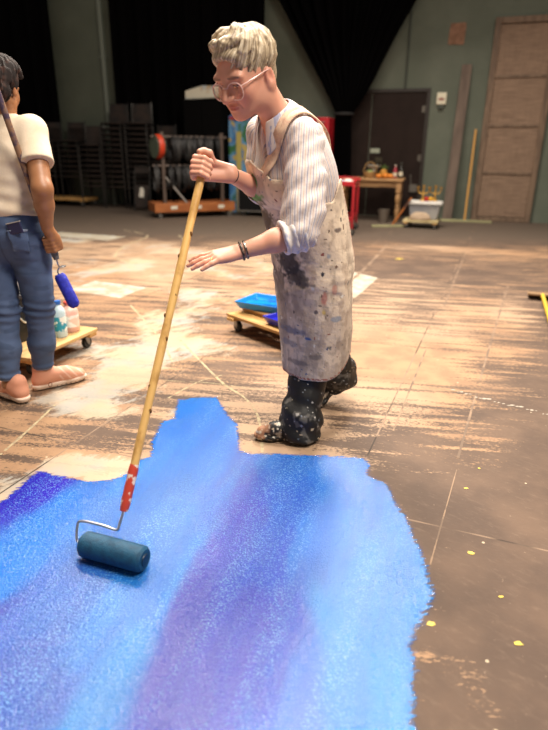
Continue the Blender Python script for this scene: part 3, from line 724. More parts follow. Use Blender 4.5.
# ---- apron
AZ = A3([.27, .42, .6, .8, 1.0, 1.08, 1.17, 1.3]); ACX = A3([.194, .182, .172, .158, .116, .086, .064, .05]); ACY = A3([2.43, 2.425, 2.425, 2.42, 2.395, 2.368, 2.34, 2.315])
AA = A3([.155, .168, .185, .188, .176, .176, .178, .14]); AB = A3([.148, .142, .148, .160, .172, .188, .182, .14])
def apron_outer(P):
    z = P[:, 2]; x = P[:, 0] - np.interp(z, AZ, ACX); y = P[:, 1] - np.interp(z, AZ, ACY)
    l = x * LF[0] + y * LF[1]; f = x * F[0] + y * F[1]; a = np.interp(z, AZ, AA); b = np.interp(z, AZ, AB)
    d = (np.sqrt((l / a) ** 2 + (f / b) ** 2) - 1) * np.minimum(a, b)
    lowf = sstep(z, 1.05, .5)
    d = d + (.016 * (fbm(np.stack([l * 13, f * 13, z * 5], 1), 2, 11) - .5)) * (.5 + lowf) + .012 * (fbm(P * [10, 10, 24], 2, 13) - .5) * sstep(z, .5, .7) * sstep(z, .95, .75)
    return np.minimum(d, 9), l, f
def apron_fn(P):
    d, l, f = apron_outer(P); z = P[:, 2]
    sh_ = np.minimum(SU(P, shirt_t) - .006, SU(P, chain(.03, sl_l, (.0, .0, .0, .0))))
    w = sstep(z, .93, .97); e = d * (1 - w) + np.minimum(d, SU(P, shirt_t) - .007) * w
    s = np.abs(e) - .0035
    top = np.where(f > .02, 1.035 + .15 * sstep(f, .03, .150) - .55 * np.clip(l + .03, 0, .12) * sstep(f, .06, .12), 1.035 + .085 * sstep(-f, .0, .11))
    hem = .285 + .08 * sstep(-f, -.06, .10) + .03 * sstep(l, .05, .16) * sstep(-f, .0, .1)
    s = smax(s, z - top, .004); s = smax(s, hem - z, .004)
    return smax(s, -f - .115, .004)
rs = np.random.RandomState(5)
AP_SPOTS = [((.055, .80), (.055, .09), '#453d3a', .95), ((.085, .73), (.06, .06), '#38322f', .85), ((.02, .70), (.03, .08), '#5a4c42', .7), ((.13, .90), (.04, .04), '#4a444a', .7), ((.045, .86), (.04, .05), '#5b5250', .7), ((.12, .85), (.03, .06), '#5a5058', .6),
            ((-.088, 1.10), (.016, .035), '#3f9a3c', .95), ((-.078, 1.045), (.026, .020), '#5fae48', .9), ((-.066, 1.00), (.02, .012), '#3f9a3c', .7), ((-.06, .965), (.06, .065), '#564730', .9), ((-.02, .93), (.04, .05), '#6b5940', .6), ((-.07, 1.0), (.03, .05), '#75654a', .6),
            ((.08, .50), (.07, .018), '#6e7488', .75), ((.06, .44), (.04, .016), '#7d7f8c', .6), ((.14, .48), (.018, .008), '#2f5f9c', .9), ((.2, .66), (.014, .03), '#b9574c', .6), ((.24, .70), (.014, .03), '#c9826e', .6), ((.20, .60), (.012, .018), '#d9b64a', .7),
            ((.17, .60), (.01, .012), '#3a3440', .8), ((.25, .57), (.03, .014), '#6a86a0', .6), ((.21, .83), (.012, .02), '#7a95a8', .6), ((.10, .36), (.05, .016), '#6f655f', .6), ((.17, .40), (.04, .014), '#5b544f', .6), ((.24, .93), (.02, .012), '#4a3836', .8), ((.03, .62), (.03, .12), '#9a8a7c', .5)]
def apron_col(V):
    c = np.tile(np.asarray(lin('#e6d0b6'), np.float32), (len(V), 1)); V = V.astype(np.float32)
    c = blend(c, .8 * sstep(fbm(V * 9, 3, 21), .35, .65) * sstep(V[:, 2], 1.1, .6), '#cbb5a0')
    c = blend(c, .6 * sstep(fbm(V * [40, 40, 22], 3, 22), .52, .62) * sstep(V[:, 2], 1.2, .9), '#b59c86')
    c = blend(c, .25 * sstep(fbm(V * 60, 2, 23), .62, .72), '#57493f')
    c = blend(c, .55 * sstep(fbm(V * [34, 34, 9], 3, 27), .52, .68) * sstep(V[:, 2], 1.05, .8), '#9c8978'); c = blend(c, .55 * sstep(fbm(V * [8, 8, 14], 3, 28), .52, .66), '#a8927f')
    n = fbm(V * 38, 3, 24)
    front = (V - A3([.15, 2.42, 0])) @ LF > -.12
    for (x, z), (rx, rz), k, s in AP_SPOTS:
        w = np.exp(-(((V[:, 0] - x) / rx) ** 2 + ((V[:, 2] - z) / rz) ** 2)) * front
        c = blend(c, s * sstep(w + (n - .5) * 1.3, .35, .75), k)
    cols = ['#2a2522', '#4a3a30', '#55607c', '#8d4a42', '#7a5c48', '#2f2f38', '#f0e8da', '#6a5a50', '#8a7458', '#36322e']
    P0 = V[rs.randint(0, len(V), 520)]; R = rs.gamma(1.5, .0011, 520) + .0013
    for i in range(520):
        dv = V - P0[i]; dv[:, 2] *= rs.choice([.5, 1, 1.6]); dv[:, 0] *= rs.choice([.6, 1, 1.5]); c[(dv ** 2).sum(1) < R[i] ** 2] = lin(cols[i % 10])
    d_, l_, f_ = apron_outer(V); hem = .285 + .08 * sstep(-f_, -.06, .10) + .03 * sstep(l_, .05, .16) * sstep(-f_, .0, .1)
    e_ = np.minimum(V[:, 2] - hem, f_ + .115); st_ = (e_ > .007) & (e_ < .013) & (np.sin((V[:, 2] + l_) * 420) > -.5)
    c[st_] = lin('#a5604e')
    return c
canvas_m = mat('stained_canvas', attr='Col', rough=.85, bump=.5, bs=90, bd=.004, sheen=.1)
apron = link('apron', sdf_mesh('apron', apron_fn, (-.12, 2.14, .24), (.42, 2.66, 1.24), .0042, apron_col, origin=WB), canvas_m, woman)
apron['label'] = 'cream canvas apron covered in paint stains'
full = lambda P: np.minimum(SU(P, shirt_t) - .003, SU(P, chain(.03, sl_l[:2], (.070, .073))))
strapm = mat('strap_canvas', '#e3c3a6', .8, col2='#c9a48c', vs=40, bump=.3, bs=120)
way = [A3([-.075, 2.205, 1.13]), A3([-.04, 2.17, 1.19]), A3([.005, 2.17, 1.27]), A3([.07, 2.215, 1.335]), A3([.125, 2.30, 1.325]), A3([.17, 2.38, 1.22]), A3([.19, 2.42, 1.12])]
def cat(w, n):
    out = []
    for i in range(len(w) - 1):
        p0, p1, p2, p3 = w[max(i - 1, 0)], w[i], w[i + 1], w[min(i + 2, len(w) - 1)]
        for t in np.linspace(0, 1, n, endpoint=False):
            out.append(.5 * (2 * p1 + (p2 - p0) * t + (2 * p0 - 5 * p1 + 4 * p2 - p3) * t * t + (3 * p1 - p0 - 3 * p2 + p3) * t ** 3))
    return np.array(out + [w[-1]])
way = project(full, cat(way, 8), .008)
for o_, w_ in ((.004, .014), (-.017, .010)):
    tn = np.gradient(way, axis=0); tn /= np.linalg.norm(tn, axis=1)[:, None]
    g = np.stack([full(way + e) - full(way - e) for e in np.eye(3, dtype=np.float32) * .002], 1); g /= np.linalg.norm(g, axis=1)[:, None]
    sd = np.cross(tn, g)
    patch('strap', full, [way + sd * (o_ + k) for k in np.linspace(-w_, w_, 4)], .009, .004, strapm, apron, WB)

# ---- trousers and shoes
def pants_fn(P):
    d = SU(P, [(0, EL, PC, (.175, .125, .13), M0)] + [(.04, RC, HIPL, KNL, .09, .078), (.04, RC, KNL, SHL, .078, .074), (.04, RC, SHL, (.122, 2.315, .10), .074, .090), (.03, RC, (.118, 2.31, .10), (.122, 2.305, .03), .090, .095)])
    r = SU(P, [(.04, RC, HIPR, KNR, .09, .080), (.04, RC, KNR, (.315, 2.69, .17), .085, .100), (.02, RC, (.315, 2.69, .17), (.345, 2.725, .12), .100, .096)])
    sn = nrm(A3([.34, 2.72, .14]) - KNR); t = (P - KNR) @ sn
    r = smax(r, t - .38, .012)
    d = smin(d, r, .04)
    d = d + .020 * (fbm(P * [14, 14, 8], 3, 31) - .5) + .006 * np.sin(P[:, 2] * 60 + 25 * P[:, 0]) * sstep(P[:, 2], .3, .12)
    z = P[:, 2]; w_ = sstep(z, .285, .31)
    d = np.where(w_ > 0, np.maximum(d, apron_outer(P)[0] + .012 - (1 - w_) * .02), d)
    return smax(d, .014 - z, .01)
def fleck(V, base, n, cols, rmin, seed, sc=.0011):
    r_ = np.random.RandomState(seed); V = V.astype(np.float32); c = np.tile(np.asarray(lin(base), np.float32), (len(V), 1))
    P0 = V[r_.randint(0, len(V), n)]
    for i in range(n):
        R = rmin + r_.gamma(1.4, sc); dv = V - P0[i]; dv *= r_.uniform(.5, 1.4, 3); c[(dv ** 2).sum(1) < R * R] = lin(cols[r_.randint(len(cols))])
    return c
pcols = ['#e8e2d8', '#b9b4ac', '#8a929a', '#d8c8a8', '#9aa0a8', '#5a6470', '#b9a58e', '#4a505c']
def pants_col(V):
    c = fleck(V, '#0d0c0d', 800, pcols, .0018, 3, .0009); m = sstep(fbm(V * 30, 3, 33), .58, .66) * .5; return blend(c, m * (V[:, 2] < .2), '#77726c')
pants = link('trousers', sdf_mesh('trousers', pants_fn, (-.02, 2.16, 0), (.5, 2.86, .98), .0045, pants_col, origin=WB), mat('spattered_black_cotton', attr='Col', rough=.6, bump=.3, bs=80), woman)
pants['label'] = 'black trousers flecked with pale paint'
sf = {}
def shoe_front(P): return shoe_sdf(P, (.055, 2.292, .001), (-1, -.04, 0), (0, 0, 1), .93)[0] + .004 * (fbm(P * 40, 2, 3) - .5)
def shoe_front_col(V):
    c = fleck(V, '#171515', 220, ['#e4dccb', '#cbb598', '#8a7a68', '#d8cdb8', '#40454f'], .0025, 6)
    toe = sstep(V[:, 0], -.005, -.03) * (V[:, 2] > .018); n = fbm(V * 35, 3, 3)
    return blend(blend(c, toe * sstep(n, .35, .5), '#a9795a'), toe * sstep(n, .58, .66), '#efe0c8')
shm = mat('spattered_shoe', attr='Col', rough=.55)
o = link('shoe', sdf_mesh('shoe', shoe_front, (-.1, 2.2, -.004), (.2, 2.38, .15), .004, shoe_front_col, origin=WB), shm, woman)
o['label'] = 'black shoe with a tan scuffed toe'
rf = A3([.215, 2.645, .0]) - A3([.345, 2.75, .10])
def shoe_back(P):
    d = shoe_sdf(P, A3([.285, 2.695, .052]), rf, (0, 0, 1), .9)[0]; return smax(d, .002 - P[:, 2], .006)
link('shoe', sdf_mesh('shoe', shoe_back, (.12, 2.55, -.004), (.48, 2.88, .28), .005, lambda V: fleck(V, '#131212', 120, pcols, .0025, 7), origin=WB), shm, woman)

# ---- hair
def hair_parts():
    L = []
    r_ = random.Random(11)
    def S(th, ph, lift=.0):   # th from crown, ph around (0 = forehead, + = her left), on the skull
        x, y, z = math.sin(th) * math.sin(ph), math.sin(th) * math.cos(ph), math.cos(th)
        return H(x * (.077 + lift), -.014 + y * (.099 + lift), .030 + z * (.088 + lift))
    for i in range(190):
        ph = r_.uniform(-PI, PI); front = max(0, math.cos(ph)); ap = abs(ph)
        end = 1.03 + .06 * front if ap < .8 else (1.52 + .30 * (ap - .8) if ap < 1.85 else 2.15)
        end *= r_.uniform(.80, 1.10); st = r_.uniform(.05, .85)
        if -.5 < ph < 2.0: ph += .55; sw = -r_.uniform(.7, 1.15)          # combed forward over her left side
        else: sw = -r_.uniform(.2, .6) if ap < 1.3 else r_.uniform(-.3, .1) * (1 if ph > 0 else -1)
        pts = []; rs_ = []; wv = r_.uniform(-.10, .10); hi = r_.uniform(.002, .017) * (1.5 if front > .5 else .9)
        for k in range(6):
            t = k / 5; th = st + (end - st) * t
            pts.append(S(th, ph + sw * t + wv * math.sin(t * 5), .004 + hi * math.sin(PI * min(1, t * 1.05 + .1))))
            rs_.append((.009, .0105, .010, .0085, .0062, .0022)[k])
        L.append((pts, rs_))
    return L
HLOCK = hair_parts()
hair_pr = [(0, EL, H(0, -.018, .036), (.081 * HS, .103 * HS, .084 * HS), HM), (.03, EL, H(0, -.058, -.018), (.068 * HS, .050 * HS, .072 * HS), HM), (.03, EL, H(.006, .062, .070), (.056 * HS, .038 * HS, .030 * HS), HM)]
def hair_fn(P):
    q = toH(P); d = SU(P, hair_pr); qa = q.copy(); qa[:, 0] = np.abs(qa[:, 0])
    d = smax(d, -EL(qa, (0, .105, -.035), (.085, .062, .108)), .012)
    d = smax(d, -EL(qa, (.085, .040, -.085), (.05, .054, .062)), .01)
    for pts, r in HLOCK:
        c0 = pts[2]; m = ((P - c0) ** 2).sum(1) < .12 ** 2
        if m.any(): d[m] = smin(d[m], SU(P[m], chain(0, pts, r)), .0025)
    d = smax(d, -EL(qa, (.090, -.018, -.052), (.022, .022, .028)), .006)
    d = smax(d, -(q[:, 2] + .085), .012)
    ang = np.arctan2(q[:, 0], q[:, 1] + .02); th = np.arctan2(np.hypot(q[:, 0], q[:, 1]), q[:, 2])
    return d + .003 * (vnoise(np.stack([ang * 26 + th * 22, th * 3, q[:, 0] * 0], 1), 4) - .5)
def hair_col(V):
    V = V.astype(np.float32); q = toH(V); ang = np.arctan2(q[:, 0], q[:, 1] + .02); th = np.arctan2(np.hypot(q[:, 0], q[:, 1]), q[:, 2])
    n = vnoise(np.stack([ang * 34 + th * 28, th * 4, 0 * th], 1), 6)
    c = np.tile(np.asarray(lin('#bda98b'), np.float32), (len(V), 1)); c = blend(c, sstep(n, .48, .8) * .85, '#75634f'); c = blend(c, sstep(n, .42, .12) * .7, '#e6d8bf')
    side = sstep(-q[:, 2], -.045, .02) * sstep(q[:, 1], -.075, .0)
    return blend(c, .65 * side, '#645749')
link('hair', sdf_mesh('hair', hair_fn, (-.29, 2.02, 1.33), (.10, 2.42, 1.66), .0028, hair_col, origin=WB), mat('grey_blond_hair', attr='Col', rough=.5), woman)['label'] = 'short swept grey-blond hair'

# ---- glasses
def rim(sx, n=28):
    return [H(sx * (.0345 + .0285 * math.copysign(abs(math.cos(a)) ** .8, math.cos(a))), .108 - .006 * abs(math.cos(a) + 1 if sx * 1 > 0 else math.cos(a) + 1) * .5 - .004, -.020 + .0255 * math.copysign(abs(math.sin(a)) ** .85, math.sin(a))) - WB for a in np.linspace(0, 2 * PI, n, endpoint=False)]
gl = MB()
gl.tube(rim(1), .0021, 8, close=True); gl.tube(rim(-1), .0021, 8, close=True)
gl.tube([H(-.009, .108, -.008) - WB, H(0, .113, -.005) - WB, H(.009, .108, -.008) - WB], .0018, 8)
gm = mat('pale_clear_acetate', '#e2b8ac', .25, spec=.7)
glasses = gl.build('glasses', gm, woman)
for sx in (1, -1):
    t = MB(); t.tube([H(sx * .059, .098, -.006) - WB, H(sx * .076, .06, -.001) - WB, H(sx * .084, .0, .002) - WB, H(sx * .084, -.022, .0) - WB, H(sx * .082, -.035, -.02) - WB], .0019, 8)
    t.build('temple', gm, glasses)
lens = NT('spectacle_lens'); lens.set(Base_Color=(1, 1, 1, 1), Roughness=.02, IOR=1.3, Transmission_Weight=1.); lens.b.inputs['Alpha'].default_value = .25
for sx in (1, -1):
    r_ = rim(sx); t = MB(); c_ = np.mean(r_, axis=0); t.add(r_ + [c_], [(i, (i + 1) % len(r_), len(r_)) for i in range(len(r_))])
    lo_ = t.build('lens', lens.m, glasses); s_ = lo_.modifiers.new('thick', 'SOLIDIFY'); s_.thickness = .0015

# ---- bracelets and ring
ru, rv, _ = frame_from(fd)
wc = LWR * 1.0 - fd * .004
for off, m_, rr in ((0, mat('dark_beads', '#2b211e', .4, col2='#8d7a6a', vs=160, lo=.5, hi=.56), .0045), (-.014, mat('silver_links', '#a79d92', .3, .8, col2='#30302e', vs=180, lo=.5, hi=.55), .004)):
    t = MB(); t.torus(wc + fd * off - WB, .0305, rr, fd, 32, 8); t.build('bracelet', m_, woman)
t = MB(); t.torus(RWR - rfd * .012 - WB, .0275, .0025, rfd, 28, 6); t.build('wrist_cord', mat('black_cord', '#161314', .6), woman)
rk = KN['r'] + nrm(hd - hs * .08 - hup * .06) * .018
t = MB(); t.torus(rk - WB, .0104, .0013, hd, 20, 6); t.build('ring', mat('gold_metal', '#d0a24a', .25, 1.), woman)

# ================================================================ the roller in her hands
rl = thing('paint_roller', 'long wooden pole paint roller with blue-soaked sleeve resting on wet blue paint', 'paint roller', loc=(-.49, 1.45, .0))
RO = A3([-.49, 1.45, 0.])
woodp = mat('pole_pine', '#e2b56c', .5, col2='#b98a48', vs=14, lo=.45, hi=.7, stretch=(2, 2, .5), bump=.15, bs=60)
t = MB(); t.tube([pole_at(z) - RO for z in np.linspace(.25, 1.205, 12)], [.0138 + .0008 * math.sin(i * 2.1) for i in range(12)], 16)
t.build('pole', woodp, rl)
for i, z in enumerate((.42, .49, .56, .63, .70, .76, .82, .88, .95, 1.02)):
    kn = MB(); kn.ball(pole_at(z) + A3([math.cos(i * 2.3) * .0125, -.008, 0]) - RO, (.005, .004, .009), 8, 6); kn.build('knot', mat('dark_knot', '#7d5526', .6), rl)
gr = NT('red_white_grip'); _v = gr.coord(); gr.set(Base_Color=gr.mix(gr.ramp(gr.noise(_v, 32, 2), .5, .56), '#c4432f', '#ead6c6'), Roughness=.45)
t = MB(); zs = np.linspace(.135, .265, 9); t.tube([pole_at(z) - RO for z in zs], [.0125, .0155, .0165, .0155, .0165, .0155, .016, .0165, .014], 16); t.build('grip', gr.m, rl)
AX0 = A3([-.600, 1.492, .043]); AX1 = A3([-.390, 1.418, .043]); axd = nrm(AX1 - AX0)
steel = mat('zinc_wire', '#b9b9bb', .3, .9)
g0 = pole_at(.14)
wp_ = cat([g0 - RO, A3([-.484, 1.512, .105]) - RO, A3([-.492, 1.500, .090]) - RO, A3([-.54, 1.515, .095]) - RO, A3([-.612, 1.532, .098]) - RO, A3([-.624, 1.524, .085]) - RO, A3([-.622, 1.500, .050]) - RO, AX0 - axd * .010 - RO, AX0 + axd * .02 - RO], 4)
t = MB(); t.tube(wp_, .0042, 10); t.build('wire_frame', steel, rl)
slv = NT('roller_nap_blue'); _v = slv.coord(); slv.set(Base_Color=slv.mix(slv.ramp(slv.noise(_v, 60), .4, .65), '#0a4a68', '#063c58'), Roughness=.6); slv.bump(slv.noise(_v, 320, 2), .5, .004)
t = MB(); N = 26; pts = [AX0 + axd * (.225 * k / N) - RO for k in range(N + 1)]; t.tube(pts, [.032] + [.040] + [.041] * (N - 3) + [.040, .032], 28)
sl_o = t.build('roller_sleeve', slv.m, rl); sl_o['label'] = 'dark teal-blue fuzzy roller sleeve'
t = MB(); t.cyl(AX0 + axd * .224 - RO, AX0 + axd * .228 - RO, .02, .018); t.build('end_cap', mat('dark_plastic', '#0c2233', .4), rl)
# ================================================================ the person on the left, seen from behind
PB = A3([-1.27, 2.78, 0.])
skin_b = mat('brown_skin', attr='Col', rough=.45, sss=.06)
bP = A3([-1.278, 2.79, .84]); bS = A3([-1.25, 2.80, 1.30])
bF = A3([.20, .98, 0]); bF /= np.linalg.norm(bF); bR = A3([bF[1], -bF[0], 0]); bL = -bR
BM = np.stack([bL, bF, A3([0, 0, 1.])])
rSH = A3([-1.105, 2.775, 1.288]); lSH = A3([-1.39, 2.83, 1.278]); rEL = A3([-1.032, 2.625, 1.045]); rWR = A3([-1.062, 2.70, .870])
lEL = A3([-1.46, 2.80, 1.03]); lWR = A3([-1.42, 2.95, .90])
rHP = A3([-1.190, 2.785, .80]); lHP = A3([-1.365, 2.805, .80]); rKN = A3([-1.192, 2.80, .45]); lKN = A3([-1.348, 2.745, .45])
rAN = A3([-1.232, 2.835, .09]); lAN = A3([-1.345, 2.68, .09])
bHC = A3([-1.238, 2.80, 1.475]); by, bpt = math.radians(92), math.radians(16)
bHF = A3([math.cos(by) * math.cos(bpt), math.sin(by) * math.cos(bpt), -math.sin(bpt)]); bHL = A3([-math.sin(by), math.cos(by), 0]); bHU = np.cross(bHF, bHL); bHM = np.stack([bHL, bHF, bHU])
def tob(P): return (P - bHC.astype(np.float32)) @ bHM.T.astype(np.float32)
def HB(x, y, z): return bHC + bHL * x + bHF * y + bHU * z
torso_b = [(0, EL, bP + A3([0, -.005, 0]), (.170, .125, .14), BM), (.08, EL, (-1.255, 2.79, 1.0), (.135, .105, .17), BM), (.08, EL, (-1.245, 2.795, 1.17), (.155, .108, .16), BM),
           (.05, RC, rSH, lSH, .052, .052), (.05, RC, (-1.25, 2.80, 1.28), (-1.25, 2.80, 1.34), .08, .058)]
neck_b = [(.03, RC, (-1.25, 2.80, 1.32), bHC - A3([.005, .01, .05]), .054, .05)]
hz_ = A3([-1.066, 2.745, .785])
# the pole she holds
bp0 = A3([-1.172, 2.575, 1.545]); bp1 = A3([-1.066, 2.735, .790]); bpd = nrm(bp1 - bp0)
def bpole(t): return bp0 + (bp1 - bp0) * t
gx = nrm(A3([1, -.2, 0]) - bpd * (A3([1, -.2, 0]) @ bpd)); gy = np.cross(bpd, gx)
def bg(a, r, h): a = math.radians(a); return bp1 + bpd * h + r * (gx * math.cos(a) + gy * math.sin(a))
hand_b = []
for h_ in (-.030, -.011, .008, .026):
    k = bg(-20, .036, h_)
    hand_b.append((.016, RC, rWR + bpd * (.02 + h_ * .3) + gx * .006, k, .018, .0125)); hand_b += chain(.004, [k, bg(45, .036, h_), bg(110, .030, h_), bg(175, .027, h_)], (.0115, .0105, .01, .0085))
hand_b += chain(.006, [rWR + bpd * .03 - gx * .01, bg(-110, .036, -.02), bg(-170, .030, .005), bg(150, .030, .02)], (.015, .0125, .0115, .009))
body_b = torso_b + neck_b + [(.04, RC, rSH, rEL, .054, .043), (.02, RC, rEL, rEL * .6 + rWR * .4, .044, .041), (.02, RC, rEL * .6 + rWR * .4, rWR, .041, .027),
          (.04, RC, lSH, lEL, .052, .042), (.02, RC, lEL, lWR, .042, .027), (.02, RC, lWR, lWR + A3([.02, .06, -.02]), .027, .030), (.01, RC, lWR + A3([.02, .06, -.02]), lWR + A3([.05, .12, -.03]), .026, .014),
          (.05, RC, rHP, rKN, .088, .056), (.03, RC, rKN, rAN, .053, .034), (.05, RC, lHP, lKN, .088, .056), (.03, RC, lKN, lAN, .053, .034),
          (.02, RC, rAN, rAN + A3([.09, .08, -.055]), .033, .026), (.02, RC, lAN, lAN + A3([-.07, .08, -.055]), .033, .026)]
def body_b_fn(P):
    d = SU(P, body_b); d = smin(d, SU(P, hand_b), .012)
    n = np.linalg.norm(P - bHC, axis=1) < .24
    if n.any():
        e = np.full(len(P), 9., np.float32); e[n] = face_sdf(tob(P[n])); d = smin(d, e, .03)
    return d
def body_b_col(V):
    V = V.astype(np.float32); c = np.tile(np.asarray(lin('#a2704c'), np.float32), (len(V), 1)); c = blend(c, .5 * fbm(V * 22, 3, 2), '#85583a')
    c = blend(c, .6 * np.exp(-((V - rEL) ** 2).sum(1) / .03 ** 2), '#7a4629')
    q = tob(V); n = np.linalg.norm(q, axis=1) < .17; c[n] = face_colour(c[n], q[n], '#7a3f33', '#2a1a14', '#e6ddd4', '#2a1a12', '#8f4f35')
    return c
pb = link('person', sdf_mesh('person', body_b_fn, (-1.56, 2.5, -.01), (-.94, 3.1, 1.64), .005, body_b_col, origin=PB), skin_b, loc=PB)
tag(pb, 'person seen from behind in cream t-shirt and blue jeans holding a blue paint roller', 'person')
def tee_fn(P):
    d = SU(P, [(0, EL, (-1.255, 2.79, 1.0), (.156, .125, .19), BM), (.08, EL, (-1.245, 2.795, 1.17), (.168, .120, .16), BM), (.05, RC, rSH, lSH, .062, .062), (.05, RC, (-1.25, 2.80, 1.28), (-1.25, 2.80, 1.325), .088, .066), (.06, EL, bP + A3([0, 0, .09]), (.172, .130, .10), BM)])
    rs_ = rSH * .42 + rEL * .58; ls_ = lSH * .45 + lEL * .55
    rr = smax(RC(P, rSH, rSH * .3 + rEL * .7, .064, .074), ((P - rs_) @ nrm(rEL - rSH)), .006); ll = smax(RC(P, lSH, lSH * .3 + lEL * .7, .062, .07), ((P - ls_) @ nrm(lEL - lSH)), .006)
    d = smin(d, np.minimum(rr, ll), .03)
    z = P[:, 2]
    d = d + .014 * (fbm(P * [9, 9, 16], 2, 41) - .5) * sstep(z, 1.3, 1.15) + .004 * np.sin(z * 85 + P[:, 0] * 16) * sstep(z, 1.12, .98)
    d = smax(d, .915 + .012 * np.sin(P[:, 0] * 20) - z, .006)
    d = smax(d, -RC(P, (-1.25, 2.80, 1.335), (-1.25, 2.80, 1.47), .060, .075), .006)
    return d
tee = link('t_shirt', sdf_mesh('t_shirt', tee_fn, (-1.56, 2.5, .88), (-.96, 3.0, 1.42), .005, origin=PB), mat('cream_jersey', '#dccbb4', .85, bump=.2, bs=120, col2='#d2bfa6', vs=12), pb)
tee['label'] = 'cream short-sleeved t-shirt'
def jeans_fn(P):
    z = P[:, 2]
    d = SU(P, [(0, EL, bP, (.178, .132, .15), BM), (.05, EL, (-1.266, 2.79, .93), (.150, .118, .14), BM), (.04, EL, (-1.195, 2.735, .815), (.088, .075, .095)), (.04, EL, (-1.350, 2.745, .815), (.088, .075, .095))])
    r = SU(P, [(.04, RC, rHP, rKN, .098, .070), (.03, RC, rKN, rKN * .5 + rAN * .5, .068, .063), (.03, RC, rKN * .5 + rAN * .5, rAN + A3([0, 0, .02]), .063, .050)])
    l = SU(P, [(.04, RC, lHP, lKN, .098, .070), (.03, RC, lKN, lKN * .5 + lAN * .5, .068, .063), (.03, RC, lKN * .5 + lAN * .5, lAN + A3([0, 0, .02]), .063, .050)])
    d = smin(d, smin(r, l, .008), .03)
    k = np.exp(-((z - .455) / .05) ** 2)
    d = d + .012 * (fbm(P * [10, 10, 22], 2, 51) - .5) + .005 * np.sin(z * 150 + P[:, 0] * 30) * k + .0035 * np.sin(z * 170) * sstep(z, .19, .13)
    d = smax(d, z - .975, .006)
    return smax(d, .118 - z, .006)
def jeans_col(V):
    V = V.astype(np.float32); c = np.tile(np.asarray(lin('#445676'), np.float32), (len(V), 1)); z = V[:, 2]
    c = blend(c, .7 * sstep(fbm(V * 10, 3, 52), .4, .7), '#566a8e'); c = blend(c, .5 * np.exp(-((z - .45) / .06) ** 2), '#2c3a58'); c = blend(c, .5 * sstep(fbm(V * [14, 14, 40], 2, 53), .58, .68), '#31435f')
    out = np.abs((V - A3([-1.15, 2.79, 0]))[:, 0]) < .008
    c = blend(c, .6 * ((np.abs(z - .932) < .0028) | (z < .127)), '#8b99b0')
    c = blend(c, .5 * (np.abs(V[:, 0] + 1.275 + (z - .8) * 0) < .003) * (z > .68) * (V[:, 1] < 2.79), '#26344f')
    return c
jeans = link('jeans', sdf_mesh('jeans', jeans_fn, (-1.54, 2.56, .09), (-1.0, 3.0, 1.0), .005, jeans_col, origin=PB), mat('blue_denim', attr='Col', rough=.8, bump=.25, bs=200, bd=.002), pb)
den = mat('denim_patch', '#47597a', .8, col2='#536788', vs=20, bump=.3, bs=200, bd=.002)
seam_m = mat('pale_thread', '#8e9bb2', .8)
pk = [A3([-1.228, 2.6, .868]), A3([-1.098, 2.6, .878]), A3([-1.105, 2.6, .755]), A3([-1.216, 2.6, .742])]
po = patch('back_pocket', jeans_fn, quadgrid(pk, 12, 10), .0035, .004, den, jeans, PB); po['label'] = 'back pocket with a phone in it'
patch('pocket_hem', jeans_fn, quadgrid([pk[0], pk[1], pk[1] + A3([0, 0, -.012]), pk[0] + A3([0, 0, -.012])], 12, 3), .007, .003, seam_m, jeans, PB)
ph = project(jeans_fn, A3([[-1.180, 2.62, .872]]), .012)[0]
t = MB(); t.box((0, 0, 0), (.07, .008, .05), rotz(-.18) @ roty(-.22)); pho = t.build('phone', mat('dark_phone', '#2c2d4e', .25), None, bevel=.003)
pho.location = ph + A3([0, 0, .006]); tag(pho, 'dark phone with pale edge sticking out of the jeans back pocket', 'phone')
t = MB(); t.box((0, -.001, .026), (.072, .010, .004)); t2 = t.build('phone_edge', mat('pale_metal', '#d8d2cc', .3, .5), pho); t2.rotation_euler = (0, -.22, -.18)
# trainers
def trainer_col(f_):
    def g(V):
        q = f_(V.astype(np.float32))[1]; c = np.tile(np.asarray(lin('#dc9c80'), np.float32), (len(V), 1))
        c = blend(c, (q[:, 2] < .032) * 1., '#f2dcc8'); c = blend(c, (q[:, 2] < .006) * 1., '#1d1a1a')
        c = blend(c, .7 * ((np.sin(q[:, 0] * 260) > .55) & (q[:, 2] < .016) & (q[:, 0] > -.02)), '#6b5048')
        c = blend(c, .5 * sstep(np.sin(q[:, 0] * 170 + q[:, 2] * 120), .5, .8) * (q[:, 2] > .04) * (q[:, 0] > 0), '#f7d6c0')
        e = np.hypot((q[:, 0] + .052) / .010, (q[:, 2] - .026) / .016)
        return blend(c, ((e > .6) & (e < 1)) * .9, '#9a5240')
    return g
tm = mat('pink_mesh_trainer', attr='Col', rough=.75, bump=.25, bs=260, bd=.002)
for base, fw in (((-1.180, 2.88, .001), (.77, .62, 0)), ((-1.362, 2.715, .001), (-.80, .60, 0))):
    f_ = lambda P, b=base, w=fw: shoe_sdf(P, b, w, (0, 0, 1), 1.04, 1.08)
    lo = A3(base) - A3([.2, .2, .005]); hi = A3(base) + A3([.2, .2, .16])
    o = link('trainer', sdf_mesh('trainer', lambda P: f_(P)[0], lo, hi, .0035, trainer_col(f_), origin=PB), tm, pb)
    b = A3(base); f2 = nrm(A3(fw)); l2 = np.cross([0, 0, 1], f2)
    for k in range(3):
        c = b + f2 * (.01 + .024 * k) + A3([0, 0, .086 - .012 * k]); t = MB(); t.tube([c - l2 * .026 - A3([0, 0, .012]) - PB, c - PB, c + l2 * .026 - A3([0, 0, .012]) - PB], .0035, 6)
        t.build('lace', mat('peach_lace', '#f4cdb4', .8), o)
